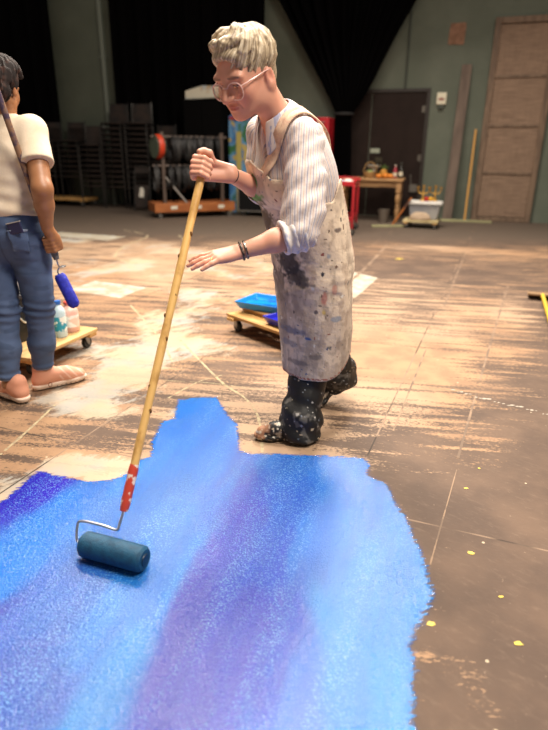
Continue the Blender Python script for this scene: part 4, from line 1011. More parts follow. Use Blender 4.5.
# braided hair
def braid_paths():
    r_ = random.Random(5); out = []
    for i in range(26):
        a = -1.9 + 3.8 * i / 25
        pts = []; rr = []
        for k in range(9):
            t = k / 8; th = .1 + 2.0 * t
            x = math.sin(th) * math.sin(a) * .082; z = .034 + math.cos(th * .55 + .1) * .0 + math.sin(th) * math.cos(a) * .0
            # cornrows running from the brow over the skull to the nape
            al = math.radians(25 + 150 * t); rr0 = math.cos(a * .72)
            pts.append(HB(.084 * math.sin(a * .78), -.012 + .108 * math.cos(al) * (.35 + .65 * rr0), .034 + .095 * math.sin(al) * (.30 + .70 * rr0) - .05 * t * t))
            rr.append(.0100 + .0015 * math.sin(k * 3.1))
        out.append((pts, rr))
    return out
BRD = braid_paths()
def bhair_fn(P):
    q = tob(P); d = SU(q, [(0, EL, (0, -.018, .036), (.080, .103, .086)), (.03, EL, (0, -.055, -.01), (.066, .052, .07))])
    qa = q.copy(); qa[:, 0] = np.abs(qa[:, 0]); d = smax(d, -EL(qa, (0, .105, -.03), (.085, .065, .10)), .012); d = smax(d, -EL(qa, (.085, .02, -.045), (.045, .055, .06)), .01)
    for pts, r in BRD: d = smin(d, SU(P, chain(0, pts, r)), .003)
    d = smin(d, EL(q, (-.035, -.085, -.055), (.05, .045, .05)), .02); d = smin(d, EL(q, (-.07, -.03, .015), (.018, .05, .05)), .02)
    ang = np.arctan2(q[:, 0], q[:, 2]);
    return d + .004 * np.sin(q[:, 1] * 230 + np.sin(q[:, 0] * 150) * 2)
link('hair', sdf_mesh('hair', bhair_fn, (-1.42, 2.62, 1.33), (-1.06, 2.98, 1.64), .0038, lambda V: blend(np.tile(np.asarray(lin('#1b1210'), np.float32), (len(V), 1)), sstep(fbm(V * 60, 2, 3), .5, .75), '#3a2620'), origin=PB), mat('dark_braids', attr='Col', rough=.7, spec=.2), pb)['label'] = 'dark braided hair'

br = thing('paint_roller', 'paint-stained pole roller with a bright blue sleeve held down beside blue jeans', 'paint roller', loc=(-1.04, 2.78, .45))
BO = A3([-1.04, 2.78, .45])
pm = NT('stained_pole'); _v = pm.coord(); pm.set(Base_Color=pm.mix(pm.ramp(pm.noise(_v, 22, 3), .45, .6), '#8a6a50', '#4a3c50'), Roughness=.5)
t = MB(); t.tube([bpole(k) - BO for k in np.linspace(-.12, .90, 10)], .0135, 14); t.build('pole', pm.m, br)
t = MB(); t.tube([bpole(.88) - BO, bpole(.92) - BO, bpole(1.07) - BO, bpole(1.10) - BO], [.013, .0175, .0175, .013], 14); t.build('grip', mat('grey_rubber', '#5e5f64', .7), br)
s0 = A3([-1.070, 2.795, .632]); s1 = A3([-1.004, 2.785, .470]); sx = nrm(s1 - s0); e_ = bpole(1.09)
t = MB(); t.tube(cat([e_ - BO, e_ + bpd * .05 - BO, A3([-1.035, 2.80, .672]) - BO, A3([-1.060, 2.80, .668]) - BO, s0 - sx * .012 - BO, s0 + sx * .03 - BO], 4), .004, 10); t.build('wire_frame', steel, br)
bs_ = NT('roller_nap_bright'); _v = bs_.coord(); bs_.set(Base_Color=bs_.mix(bs_.ramp(bs_.noise(_v, 50), .4, .7), '#1420a8', '#2233c8'), Roughness=.5); bs_.bump(bs_.noise(_v, 300, 2), .8, .005)
t = MB(); Ls = np.linalg.norm(s1 - s0); t.tube([s0 + sx * (Ls * k / 12) - BO for k in range(13)], [.020, .0285] + [.0295] * 9 + [.0285, .020], 24); t.build('roller_sleeve', bs_.m, br)['label'] = 'bright blue roller sleeve'
t = MB(); t.cyl(s1 - BO, s1 + sx * .004 - BO, .017, .015); t.build('end_cap', mat('navy_cap', '#1a1c50', .4), br)
# ================================================================ things standing about in the hall
pine = mat('raw_pine', '#c79a5c', .65, col2='#a97c44', vs=5, stretch=(1, 6, 6), bump=.15, bs=40)
plyw = mat('plywood_top', '#c9a46c', .65, col2='#a88454', vs=4, stretch=(1, 5, 5))
rubber = mat('black_rubber', '#1b1a19', .6); zinc = mat('zinc_plate', '#9a9792', .35, .8); blackm = mat('black_paint', '#141314', .5)
def caster(parent, x, y, zt, r=.036, wmat=None):
    """swivel caster hanging under zt, its wheel on the floor"""
    t = MB(); t.bx(x - .03, x + .03, y - .03, y + .03, zt - .006, zt)
    for s in (-1, 1): t.prism([(-.018, zt - .006), (.018, zt - .006), (.026, r + .004), (.014, r - .014), (-.004, r + .002)], (0, .004, 0), (x, y + s * .017 - .002, 0))
    t.cyl((x + .012, y - .022, r), (x + .012, y + .022, r), .006, n=8)
    c = t.build('caster', zinc, parent)
    t = MB(); M = np.array([[1, 0, 0], [0, 0, 1], [0, -1, 0.]])
    t.lathe([(r * .55, -.012), (r * .9, -.014), (r, -.009), (r, .009), (r * .9, .014), (r * .55, .012)], 20, (x + .012, y, r), True, M)
    t.build('wheel', wmat or rubber, c)
def dolly(label, loc, rz, lx, ly, zt=.105, th=.022, top=None, slats=0, group=None):
    d = thing('dolly', label, 'dolly', loc, rz, group)
    t = MB()
    if slats:
        w = ly / slats
        for i in range(slats): t.bx(-lx / 2, lx / 2, -ly / 2 + i * w + .012, -ly / 2 + (i + 1) * w - .012, zt, zt + th)
    else: t.bx(-lx / 2, lx / 2, -ly / 2, ly / 2, zt, zt + th)
    t.build('deck', top or plyw, d, bevel=.003)
    for x in (-lx / 2 + .05, lx / 2 - .05):
        t = MB(); t.bx(x - .035, x + .035, -ly / 2, ly / 2, zt - .022, zt); t.build('batten', pine, d, bevel=.003)
    for x in (-lx / 2 + .06, lx / 2 - .06):
        for y in (-ly / 2 + .06, ly / 2 - .06): caster(d, x, y, zt - .022, (zt - .03) / 2)
    return d
def at(loc, rz, p):
    c, s = math.cos(rz), math.sin(rz); return (loc[0] + c * p[0] - s * p[1], loc[1] + s * p[0] + c * p[1], p[2])

# --- paint dolly between the two painters
dl, da = (.065, 3.79, 0), math.radians(-49)
dolly('low wooden dolly behind the apron holding blue paint trays', dl, da, .74, .46, top=pine, slats=3)
def tray(label, col, loc, rz, lx, ly, name='paint_tray', tilt=0, wet_=.03):
    t = MB(); h = .055; a = .03
    o = [(-lx / 2, -ly / 2), (lx / 2, -ly / 2), (lx / 2, ly / 2), (-lx / 2, ly / 2)]; i = [(x - math.copysign(.008, x), y - math.copysign(.008, y)) for x, y in o]
    b = [(x - math.copysign(a, x), y - math.copysign(a, y)) for x, y in o]; f = [(x - math.copysign(a + .006, x), y - math.copysign(a + .006, y)) for x, y in o]
    vs = [(*p, h) for p in o] + [(*p, 0) for p in b] + [(*p, h) for p in i] + [(*p, .006) for p in f]
    q = []
    for k in range(4):
        j = (k + 1) % 4; q += [(k, j, 4 + j, 4 + k), (8 + k, 12 + k, 12 + j, 8 + j), (k, 8 + k, 8 + j, j)]
    t.add(vs, q + [(4, 5, 6, 7), (15, 14, 13, 12)])
    r = thing(name, label, 'paint tray', loc, rz); r.rotation_euler = (tilt, 0, rz)
    t.build('pan', mat('tray_' + col[1:], col, .35), r, bevel=.003)
    t = MB(); t.bx(-lx / 2 + .022, lx / 2 - .022, -ly / 2 + .022, ly / 2 - .022, .007, wet_); t.build('paint', mat('wet_' + col[1:], col, .15, col2='#0a4f9a' if col != '#1c1fa8' else '#14158a', vs=12), r, bevel=.004)
    return r
bk = thing('riser', 'small wooden riser under the sky-blue paint tray on the dolly', 'block', at(dl, da, (-.22, .03, .127)), da)
t = MB(); t.bx(-.13, .13, -.12, -.09, 0, .020); t.bx(-.13, .13, .09, .12, 0, .020); t.bx(-.14, .14, -.13, .13, .020, .032); t.build('slats', pine, bk, bevel=.003)
tray('sky-blue paint tray raised on the wooden dolly behind the apron', '#1784d6', at(dl, da, (-.22, .03, .160)), da + .35, .36, .30)
tray('deep-blue paint tray lying lower on the dolly behind the apron', '#1c1fa8', at(dl, da, (.14, -.06, .128)), da, .30, .26)

# --- supplies dolly by the jeans
ll, la_ = (-1.455, 3.315, 0), math.radians(71)
dolly('wooden dolly of painting supplies behind the blue jeans', ll, la_, .62, .44, top=plyw)
cr = thing('crate', 'black crate seen between the legs in blue jeans', 'crate', at(ll, la_, (-.02, .10, .128)), la_)
t = MB(); t.bx(-.14, .14, -.09, .09, 0, .30); t.build('body', blackm, cr, bevel=.008)
t = MB(); t.bx(-.15, .15, -.10, .10, .26, .285); t.build('rim', mat('dark_rim', '#26262a', .5), cr, bevel=.004)
t = MB(); t.tube(cat([A3([.10, -.103, .22]), A3([.02, -.104, .13]), A3([-.06, -.104, .12]), A3([-.12, -.103, .20])], 6), .005, 8); t.build('cord', mat('pale_cord', '#c9c2b0', .7), cr)
def jug(label, loc, rz, r, h, body, cap, lab):
    j = thing('paint_bottle', label, 'bottle', loc, rz)
    t = MB(); t.lathe([(r * .92, 0), (r, .008), (r, h * .68), (r * .85, h * .78), (r * .42, h * .87), (r * .42, h * .93)], 24); t.build('body', mat('bottle_' + body[1:], body, .35), j)
    t = MB(); t.lathe([(r * .5, h * .91), (r * .5, h)], 18); t.build('cap', mat('cap_' + cap[1:], cap, .4), j)
    t = MB(); t.lathe([(r * 1.012, h * .18), (r * 1.012, h * .58)], 24, cap=False); t.build('label', mat('label_' + lab[1:], lab, .5, col2='#e6e6df', vs=22, lo=.48, hi=.52), j)
    return j
jug('blue and white paint bottle standing on the dolly right of the jeans', at(ll, la_, (.08, -.12, .128)), 0, .040, .225, '#b9cfd6', '#2a62b0', '#2a8fa8')
jug('pale pink jug on the dolly corner right of the jeans', at(ll, la_, (.20, -.10, .128)), 0, .055, .19, '#dcaea0', '#c0483c', '#e2c4b4')
jug('small teal paint bottle on the dolly nearest the jeans', at(ll, la_, (-.05, -.14, .128)), 0, .034, .20, '#3d7fae', '#1d3f8c', '#3aa05a')
tb = thing('tub', 'white and blue tub on top of the black crate', 'tub', at(ll, la_, (.0, .10, .429)), 0)
t = MB(); t.lathe([(.055, 0), (.065, .10)], 24); t.build('body', mat('tub_blue', '#4b78b8', .4, col2='#e8e8e4', vs=14, lo=.48, hi=.5), tb)
t = MB(); t.lathe([(.068, .10), (.068, .115), (.060, .118)], 24); t.build('lid', mat('tub_lid', '#d6ddd8', .4), tb)

# --- push broom lying at the right edge
hb = A3([1.93, 3.72, 0]); ht = A3([2.36, 4.93, 0]); bd_ = nrm(ht - hb); bs2 = A3([-bd_[1], bd_[0], 0])
bro = thing('push_broom', 'yellow-handled push broom lying on the floor at the right edge', 'broom', loc=tuple(ht))
t = MB(); t.tube([hb - ht + A3([0, 0, .018]), A3([0, 0, .05])], .017, 12); t.build('handle', mat('yellow_handle', '#c9a636', .45), bro)
t = MB(); t.tube([-bs2 * .28 + A3([0, 0, .05]), bs2 * .12 + A3([0, 0, .05])], .03, 10, flat=.6); t.build('head', mat('broom_wood', '#8a6b48', .6), bro)
t = MB(); t.tube([-bs2 * .27 + A3([.02, .05, .032]), bs2 * .11 + A3([.02, .05, .032])], .03, 8); t.build('bristles', mat('broom_bristle', '#3a3028', .9), bro)
# ================================================================ along the back wall
velvet = mat('black_velour', '#060506', .95, spec=.05)
def curtain(label, s0, s1, z0, z1, off, folds, amp=.07):
    n = folds * 14; mb = MB(); vs = []; zz = np.linspace(z0, z1, 14); r_ = random.Random(folds)
    ph = [r_.uniform(-.6, .6) for _ in range(n + 1)]
    for z in zz:
        for i in range(n + 1):
            u = i / n; w = s0 + (s1 - s0) * u
            d = amp * (math.sin(2 * PI * folds * u + .5 * math.sin(9 * u)) + .35 * math.sin(4.3 * PI * folds * u)) * (1 + .2 * math.sin(z * .8 + u * 6))
            vs.append(wall_pt(w, z, off + d) - wall_pt(s0, 0, off))
    k = n + 1; mb.add(vs, [(j * k + i, j * k + i + 1, (j + 1) * k + i + 1, (j + 1) * k + i) for j in range(len(zz) - 1) for i in range(n)])
    o = mb.build('curtain', velvet, None, loc=tuple(wall_pt(s0, 0, off)), smooth=0)
    for p in o.data.polygons: p.use_smooth = True
    m = o.modifiers.new('thick', 'SOLIDIFY'); m.thickness = .01
    return tag(o, label, 'curtain')
curtain('black stage curtain at the far left behind the braided hair', 8.50, 14.5, .03, 7.2, .30, 15)
curtain('tall black stage curtain between the two green wall bays, behind the grey-haired head', 3.72, 7.03, .03, 7.2, .30, 9)
# the swagged curtain: gathered to a tie, then hanging straight
zz = [7.2, 6.2, 5.2, 4.4, 3.75, 3.2, 2.75, 2.4, 2.15, 1.98, 1.86, 1.75, 1.55, 1.2, .8, .4, .05]
sl = [5.25, 4.75, 4.22, 3.80, 3.42, 3.08, 2.80, 2.58, 2.43, 2.33, 2.27, 2.30, 2.38, 2.42, 2.44, 2.45, 2.46]
sr = [-1.4, -.75, -.05, .50, .90, 1.22, 1.45, 1.62, 1.76, 1.88, 1.98, 1.99, 1.97, 1.95, 1.94, 1.94, 1.94]
n = 150; mb = MB(); vs = []; b0 = wall_pt(2.2, 0, .3)
for z, a, b in zip(zz, sl, sr):
    w = abs(a - b); am = min(.13, .02 + .035 * w)
    for i in range(n + 1):
        u = i / n; f = 11
        vs.append(wall_pt(a + (b - a) * u, z - .25 * math.sin(PI * u) * min(1, max(0, (z - 1.9) / 2)), .30 + am * (math.sin(2 * PI * f * u + .4 * math.sin(8 * u)) + .4 * math.sin(2 * PI * 23 * u))) - b0)
k = n + 1; mb.add(vs, [(j * k + i, j * k + i + 1, (j + 1) * k + i + 1, (j + 1) * k + i) for j in range(len(zz) - 1) for i in range(n)])
sw = mb.mesh('cloth', 0)
for p in sw.polygons: p.use_smooth = True
cu_ = thing('curtain', 'black curtain swagged and tied back left of the brown doors', 'curtain', tuple(b0))
so = link('cloth', sw, velvet, cu_); m = so.modifiers.new('thick', 'SOLIDIFY'); m.thickness = .01
t = MB(); t.torus((0, 0, 0), .17, .025, (0, 0, 1), 24, 8, 1.0); tie = t.build('tie', mat('tie_cord', '#1a1818', .8), cu_); tie.location = tuple(wall_pt(2.125, 1.86, .30) - b0); tie.scale = (1, .75, 1); tie.rotation_euler = (0, 0, WA)

# --- stacked chairs
steelb = mat('black_tube', '#3a3836', .3, .7); seatm = mat('dark_seat', '#30241e', .55, col2='#1c1715', vs=4)
def make_chair():
    c = thing('stacking_chair', 'x', 'chair', group='stacked black chairs')
    t = MB(); t.bx(-.21, .21, -.20, .20, .43, .455); t.build('seat', seatm, c, bevel=.01)
    t = MB(); t.prism([(-.20, .58), (.20, .58), (.19, .82), (-.19, .82)], (0, .022, 0), (0, .205, 0)); t.build('backrest', seatm, c, bevel=.006)
    for s in (-1, 1):
        t = MB(); t.tube([(s * .235, -.19, 0), (s * .225, -.19, .42)], .0125, 8); t.build('leg', steelb, c)
        t = MB(); t.tube([(s * .235, .24, 0), (s * .225, .19, .43), (s * .205, .235, .84)], .0125, 8); t.build('leg', steelb, c)
        t = MB(); t.tube([(s * .225, -.19, .42), (s * .225, .19, .42)], .0115, 8); t.build('side_rail', steelb, c)
    return c
chair0 = make_chair(); used = [False]
def put_chair(p, z, rz, label):
    c = chair0 if not used[0] else copy_tree(chair0); used[0] = True
    c.location = (p[0], p[1], z); c.rotation_euler = (0, 0, rz); c['label'] = label
for i, (px_, n_, lab, dr_) in enumerate(((-3.92, 9, 'black stacking chair in the stack nearest the wooden chair dolly', .1), (-3.36, 13, 'black stacking chair in the tall second stack from the left', -.06), (-2.82, 13, 'black stacking chair in the tall stack behind the leaning folded chair', .05), (-2.33, 9, 'black stacking chair in the stack beside the cable rack', -.1))):
    p = A3([px_, 12.98 - (px_ + 3.92) * .331, 0])
    for k in range(n_): put_chair(p + A3([.004 * math.sin(k * 2.7), .02 * k * 0, 0]), .0 + .104 * k, WA + .12 + dr_, lab)
dq, dz_ = (-4.72, 13.33, 0), WA + .05
dolly('long wooden dolly carrying black chairs at the far left', dq, dz_, 1.25, .62, zt=.13, th=.05, top=pine)
for i, n_ in enumerate((8, 8)):
    p = at(dq, dz_, (-.30 + .60 * i, 0, 0))
    for k in range(n_): put_chair(p, .182 + .104 * k, dz_ + .04 * (i - .5), 'black stacking chair on the %s of the wooden chair dolly' % ('left half' if i == 0 else 'right half'))
fcd = thing('folding_chair', 'folded black chair with a white sticker leaning on the chair stacks', 'chair', (-2.76, 12.15, 0), WA + .1)
fcd.rotation_euler = (-.16, 0, WA + .1)
t = MB()
for s in (-1, 1): t.tube([(s * .17, 0, 0), (s * .17, 0, .80), (s * .15, 0, .88), (0, 0, .90)], .013, 8)
t.build('frame', steelb, fcd)
t = MB(); t.prism([(-.14, .12), (-.10, .06), (.10, .06), (.14, .12), (.145, .52), (-.145, .52)], (0, .03, 0), (0, -.04, 0)); t.build('seat', seatm, fcd, bevel=.008)
for z in (.60, .70): 
    t = MB(); t.tube([(-.17, 0, z), (.17, 0, z)], .011, 8); t.build('crossbar', steelb, fcd)
t = MB(); t.bx(-.15, .15, -.02, .005, .74, .86); t.build('backrest', seatm, fcd, bevel=.006)
t = MB(); t.prism([(-.055, .28), (.05, .27), (.06, .40), (.03, .47), (-.03, .46)], (0, -.003, 0), (0, -.041, 0)); t.build('sticker', mat('white_sticker', '#d8d2c4', .6), fcd)['label'] = 'white sticker'

# --- cable rack
kr = (-1.62, 11.38, 0); ka = math.radians(24)
rk_ = thing('cable_rack', 'wooden-based rolling rack hung with black cable coils', 'rack', kr, ka)
rust = mat('rust_wood', '#8f4f22', .6, col2='#a3602e', vs=3, stretch=(1, 4, 4)); post = mat('brown_post', '#54453c', .5)
t = MB(); t.bx(-.78, .78, -.28, -.24, .105, .27); t.bx(-.78, .78, .24, .28, .105, .27); t.bx(-.78, -.74, -.24, .24, .105, .27); t.bx(.74, .78, -.24, .24, .105, .27); t.bx(-.74, .74, -.24, .24, .11, .14); t.build('base', rust, rk_, bevel=.005)
for x in (-.52, .62):
    t = MB(); t.bx(x - .03, x + .03, -.03, .03, .14, 1.50); t.build('post', post, rk_, bevel=.004)
for z in (1.42, .92):
    t = MB(); t.tube([(-.72, 0, z), (.72, 0, z)], .022, 10); t.build('bar', post, rk_)
t = MB(); t.tube([(-.50, -.05, .72), (-.08, -.26, .16)], .022, 8); t.build('brace', mat('steel_brace', '#6d6660', .4, .5), rk_)
for x, z in ((-.42, .19), (.05, .19), (.50, .19)):
    t = MB(); t.bx(x - .06, x + .06, -.286, -.28, z - .03, z + .03); t.build('paper_label', mat('pale_paper', '#cfc8b6', .7), rk_)
for x in (-.68, .68):
    for y in (-.2, .2): caster(rk_, x, y, .105, .042, mat('grey_wheel', '#6f6c68', .5))
cab = [mat('cable_black', '#1a191a', .55), mat('cable_grey', '#343231', .55)]
coil0 = None
for row, (z, xs) in enumerate(((1.42, [-.34, -.24, -.13, -.03, .07, .17, .28, .38, .49]), (.92, [-.66, -.40, -.29, -.18, -.07, .05, .16, .27, .38, .49]))):
    for i, x in enumerate(xs):
        R = .21 + .02 * math.sin(i * 2.3 + row); R = R if row == 0 else R * 1.06
        t = MB(); r_ = random.Random(i * 7 + row)
        for q_ in range(5):
            n = 30; pts = []
            for a in np.linspace(0, 2 * PI, n, endpoint=False):
                rr = R * (.92 + .05 * q_ * .5 + .02 * math.sin(3 * a + q_)); pts.append(((q_ - 2) * .013 + .008 * math.sin(2 * a + q_), rr * .85 * math.sin(a), -R + .0 + rr * math.cos(a)))
            t.tube(pts, .0085, 6, close=True)
        o = t.build('cable_coil', cab[(i + row) % 2], None, loc=at(kr, ka, (x, 0, z + .012)), rz=ka + r_.uniform(-.15, .15))
        tag(o, 'black cable coil hanging on the %s bar of the rolling rack' % ('upper' if row == 0 else 'lower'), 'cable', 'cable coils on the rack')
reel = thing('cable_reel', 'orange-red cable reel on the upper left end of the cable rack', 'reel', at(kr, ka, (-.60, 0, 1.25)), ka + .2)
MX = np.array([[0, 0, 1.], [0, 1, 0], [-1, 0, 0]])
t = MB(); t.lathe([(.10, -.055), (.205, -.05), (.215, .0), (.205, .05), (.10, .055)], 30, (0, 0, 0), True, MX); t.build('cable', mat('orange_cable', '#c03a1c', .5), reel)
for s in (-1, 1):
    t = MB(); t.lathe([(.02, 0), (.20, 0), (.20, .012), (.02, .012)], 30, (s * .068 - .006, 0, 0), True, MX); t.build('flange', mat('reel_flange', '#4e5848', .5), reel)

# --- black cabinet, scenery pieces and road case behind the rack
bc = thing('cabinet', 'tall black cabinet behind the cable rack', 'cabinet', (-1.40, 12.24, 0), WA)
t = MB(); t.bx(-.40, .40, -.19, .19, 0, 2.12); t.build('body', mat('flat_black', '#050505', .9, spec=.08), bc, bevel=.01)
t = MB(); t.bx(-.37, -.01, -.205, -.19, .1, 2.05); t.build('door', mat('flat_black_door', '#070606', .9, spec=.08), bc, bevel=.004)
t = MB(); t.bx(.01, .37, -.205, -.19, .1, 2.05); t.build('door', mat('flat_black_door', '#070606', .9, spec=.08), bc, bevel=.004)
pn = NT('painted_sky_flat'); _v = pn.coord(); pn.set(Base_Color=pn.mix(pn.ramp(pn.noise(_v, 2.6, 3), .46, .54), '#d6d0bc', pn.mix(pn.ramp(pn.noise(_v, 5, 2), .45, .6), '#8fb0cc', '#c8a878')), Roughness=.6)
fl = thing('scenery_flat', 'pale painted scenery flat lying on top of the tall black cabinet', 'scenery', tuple(A3([-1.40, 12.16, 2.122])), WA)
t = MB(); t.prism([(-.42, 0), (.45, .03), (.45, .22), (-.05, .24), (-.42, .15)], (0, .05, 0)); t.build('board', pn.m, fl, bevel=.006)
t = MB(); t.bx(-.41, .44, .052, .09, .02, .07); t.build('batten', pine, fl)
pq = NT('painted_jungle_flat'); _v = pq.coord(); n1_ = pq.noise(_v, 3.2, 3, .5, .8)
pq.set(Base_Color=pq.mix(pq.ramp(n1_, .36, .44), '#356a3e', pq.mix(pq.ramp(n1_, .50, .54), '#5f8fb8', pq.mix(pq.ramp(pq.noise(_v, 4, 2), .45, .5), '#b8a25c', '#3f72a6'))), Roughness=.6)
f2_ = thing('scenery_flat', 'colourful blue and green painted scenery flat standing behind the gripping fist', 'scenery', (-.74, 12.10, 0), WA)
t = MB(); t.prism([(-.22, 0), (.22, 0), (.22, 1.87), (.02, 1.96), (-.22, 1.82)], (0, .04, 0)); t.build('board', pq.m, f2_, bevel=.005)
t = MB(); t.bx(-.05, .05, -.03, 0, .02, 1.54); t.build('yellow_stile', mat('yellow_stile', '#b3a25a', .6), f2_)
t = MB(); t.bx(-.19, .21, -.02, 0, 1.76, 1.82); t.build('red_edge', mat('red_edge', '#a03438', .6), f2_)
rc_ = thing('road_case', 'black road case in front of the colourful scenery flat', 'case', (-.36, 11.62, 0), WA)
t = MB(); t.bx(-.30, .30, -.26, .26, .10, .60); t.build('body', mat('case_black', '#0c0c0d', .7, spec=.2), rc_, bevel=.008)
t = MB()
for x in (-.30, .30):
    t.bx(x - .012, x + .012, -.27, -.25, .10, .60)
t.bx(-.31, .31, -.27, -.255, .585, .61); t.bx(-.31, .31, -.27, -.255, .09, .115); t.build('edging', zinc, rc_)
for x in (-.22, .22):
    for y in (-.18, .18): caster(rc_, x, y, .10, .042)

# --- red tool chest and red cart
red = mat('red_enamel', '#b3202a', .35, col2='#971a24', vs=2)
tc_ = thing('tool_chest', 'tall red tool chest behind the aproned shoulder', 'tool chest', (.70, 11.55, 0), WA)
t = MB(); t.bx(-.33, .33, -.22, .22, .12, 1.78); t.build('body', red, tc_, bevel=.01)
for i in range(7):
    z = .2 + i * .22; t = MB(); t.bx(-.30, .30, -.235, -.22, z, z + .20); dw = t.build('drawer', red, tc_, bevel=.004)
    t = MB(); t.bx(-.26, .26, -.25, -.235, z + .165, z + .185); t.build('handle', zinc, dw)
for x in (-.26, .26):
    for y in (-.16, .16): caster(tc_, x, y, .12, .05)
ct = (.955, 9.36, 0); ca = math.radians(-12)
cart = thing('utility_cart', 'red metal utility cart right of the apron', 'cart', ct, ca)
t = MB()
for z in (.72, .20): 
    t.bx(-.31, .31, -.42, .42, z, z + .012); t.bx(-.31, .31, -.42, -.41, z, z + .07); t.bx(-.31, .31, .41, .42, z, z + .07); t.bx(-.31, -.30, -.42, .42, z, z + .07); t.bx(.30, .31, -.42, .42, z, z + .07)
    t.build('shelf', red, cart, bevel=.003); t = MB()
for x in (-.30, .30):
    for y in (-.41, .41):
        t = MB(); t.bx(x - .02, x + .02, y - .02, y + .02, .10, .74); t.build('leg', red, cart, bevel=.003); caster(cart, x * .97, y * .97, .10, .042)
t = MB(); t.tube(cat([A3([-.28, .42, .74]), A3([-.28, .52, .80]), A3([.28, .52, .80]), A3([.28, .42, .74])], 5), .014, 8); t.build('push_handle', red, cart)
def lump(name, label, cat_, mt, loc, r, seed, rz=0, k=.35):
    """soft crumpled bundle with a flat foot"""
    R = A3(r)
    def f(P): return smax(EL(P, (0, 0, R[2] * .35), tuple(R)) + k * R.min() * (fbm(P / R.min() * .9, 3, seed) - .5), -P[:, 2], .01)
    o = link(name, sdf_mesh(name, f, -R * 1.3 - .01, R * 1.3 + A3([.01, .01, R[2] * .5]), float(R.min()) / 6), mt, None, loc, rz); return tag(o, label, cat_)
lump('rag', 'grey-blue rag on the red cart', 'rag', mat('blue_grey_rag', '#8796a4', .9), at(ct, ca, (.08, -.18, .733)), (.10, .09, .05), 3)
lump('rag', 'crumpled white rag on the red cart, beside the blue one', 'rag', mat('white_rag', '#d6d0c6', .9), at(ct, ca, (.15, .15, .733)), (.09, .08, .05), 4)
pot = thing('paint_can', 'small pink-lidded paint can on the red cart', 'paint can', at(ct, ca, (-.06, .05, .733)), 0)
t = MB(); t.lathe([(.05, 0), (.05, .12)], 20); t.build('body', mat('can_grey', '#8d8a86', .35, .7), pot); t = MB(); t.lathe([(.052, .12), (.052, .132), (.04, .134)], 20); t.build('lid', mat('pink_lid', '#b3566a', .5), pot)

# --- wooden table with turned legs and the still-life props on it
tw = mat('old_table_wood', '#ad8558', .6, col2='#8d6842', vs=4, stretch=(1, 5, 5))
tb_ = (1.77, 11.02, 0); ta = WA + .06
tab = thing('table', 'wooden table with turned legs before the brown doors', 'table', tb_, ta)
t = MB(); t.bx(-.58, .58, -.34, .34, .715, .755); t.build('tabletop', tw, tab, bevel=.006)
t = MB(); t.bx(-.50, .50, -.27, -.245, .61, .715); t.bx(-.50, .50, .245, .27, .61, .715); t.bx(-.50, -.475, -.245, .245, .61, .715); t.bx(.475, .50, -.245, .245, .61, .715); t.build('apron_rail', tw, tab, bevel=.003)
prof = [(.028, 0), (.034, .02), (.030, .06), (.024, .10), (.036, .15), (.040, .19), (.030, .24), (.022, .26), (.034, .275), (.034, .29), (.022, .305), (.036, .35), (.046, .42), (.042, .47), (.026, .50), (.040, .515), (.040, .53)]
for x in (-.50, .50):
    for y in (-.27, .27):
        t = MB(); t.lathe(prof, 20, (x, y, 0)); t.bx(x - .042, x + .042, y - .042, y + .042, .53, .715); t.build('leg', tw, tab)
Tz = .756
bsk = thing('basket', 'tan woven basket on the wooden table', 'basket', at(tb_, ta, (-.04, -.10, Tz)), ta)
t = MB(); t.lathe([(.085, 0), (.11, .05), (.12, .11), (.112, .112), (.10, .05), (.08, .012)], 24); t.build('bowl', mat('wicker', '#a98452', .8, col2='#7d5c36', vs=40, stretch=(1, 1, 3)), bsk)
t = MB(); t.tube([(.115 * math.cos(a), 0, .11 + .16 * math.sin(a)) for a in np.linspace(0, PI, 16)], .008, 8); t.build('basket_handle', mat('wicker', ''), bsk)
lump('cabbage', 'green cabbage in the tan basket', 'vegetable', mat('cabbage_green', '#8d9a58', .6), at(tb_, ta, (-.04, -.10, Tz + .03)), (.075, .075, .08), 8)
gv = thing('white_dish', 'white dish propped up behind the tan basket', 'dish', at(tb_, ta, (.0, .12, Tz)), ta)
t = MB(); t.lathe([(.05, 0), (.03, .02), (.025, .15), (.11, .19), (.13, .215), (.12, .215), (.02, .165)], 24); t.build('bowl', mat('white_china', '#d8d6cf', .3), gv)
pin = thing('pineapple', 'pineapple prop with a green crown on the wooden table', 'fruit', at(tb_, ta, (.20, -.06, Tz)), 0)
t = MB(); t.lathe([(.03, 0), (.062, .03), (.07, .08), (.06, .13), (.03, .155)], 20); t.build('body', mat('pineapple_skin', '#c58a34', .6, col2='#8d5e22', vs=50), pin)
t = MB()
for i in range(14):
    a = i * 2.4; r = .014 + .003 * i; h = .10 - .004 * i; t.tube([(r * .5 * math.cos(a), r * .5 * math.sin(a), .15), (r * math.cos(a), r * math.sin(a), .15 + h * .6), (r * 2.0 * math.cos(a), r * 2.0 * math.sin(a), .15 + h)], [.012, .010, .001], 5, flat=.4)
t.build('crown', mat('pineapple_leaf', '#5f7a3c', .6), pin)
pk_ = mat('pumpkin_orange', '#cf7a22', .5)
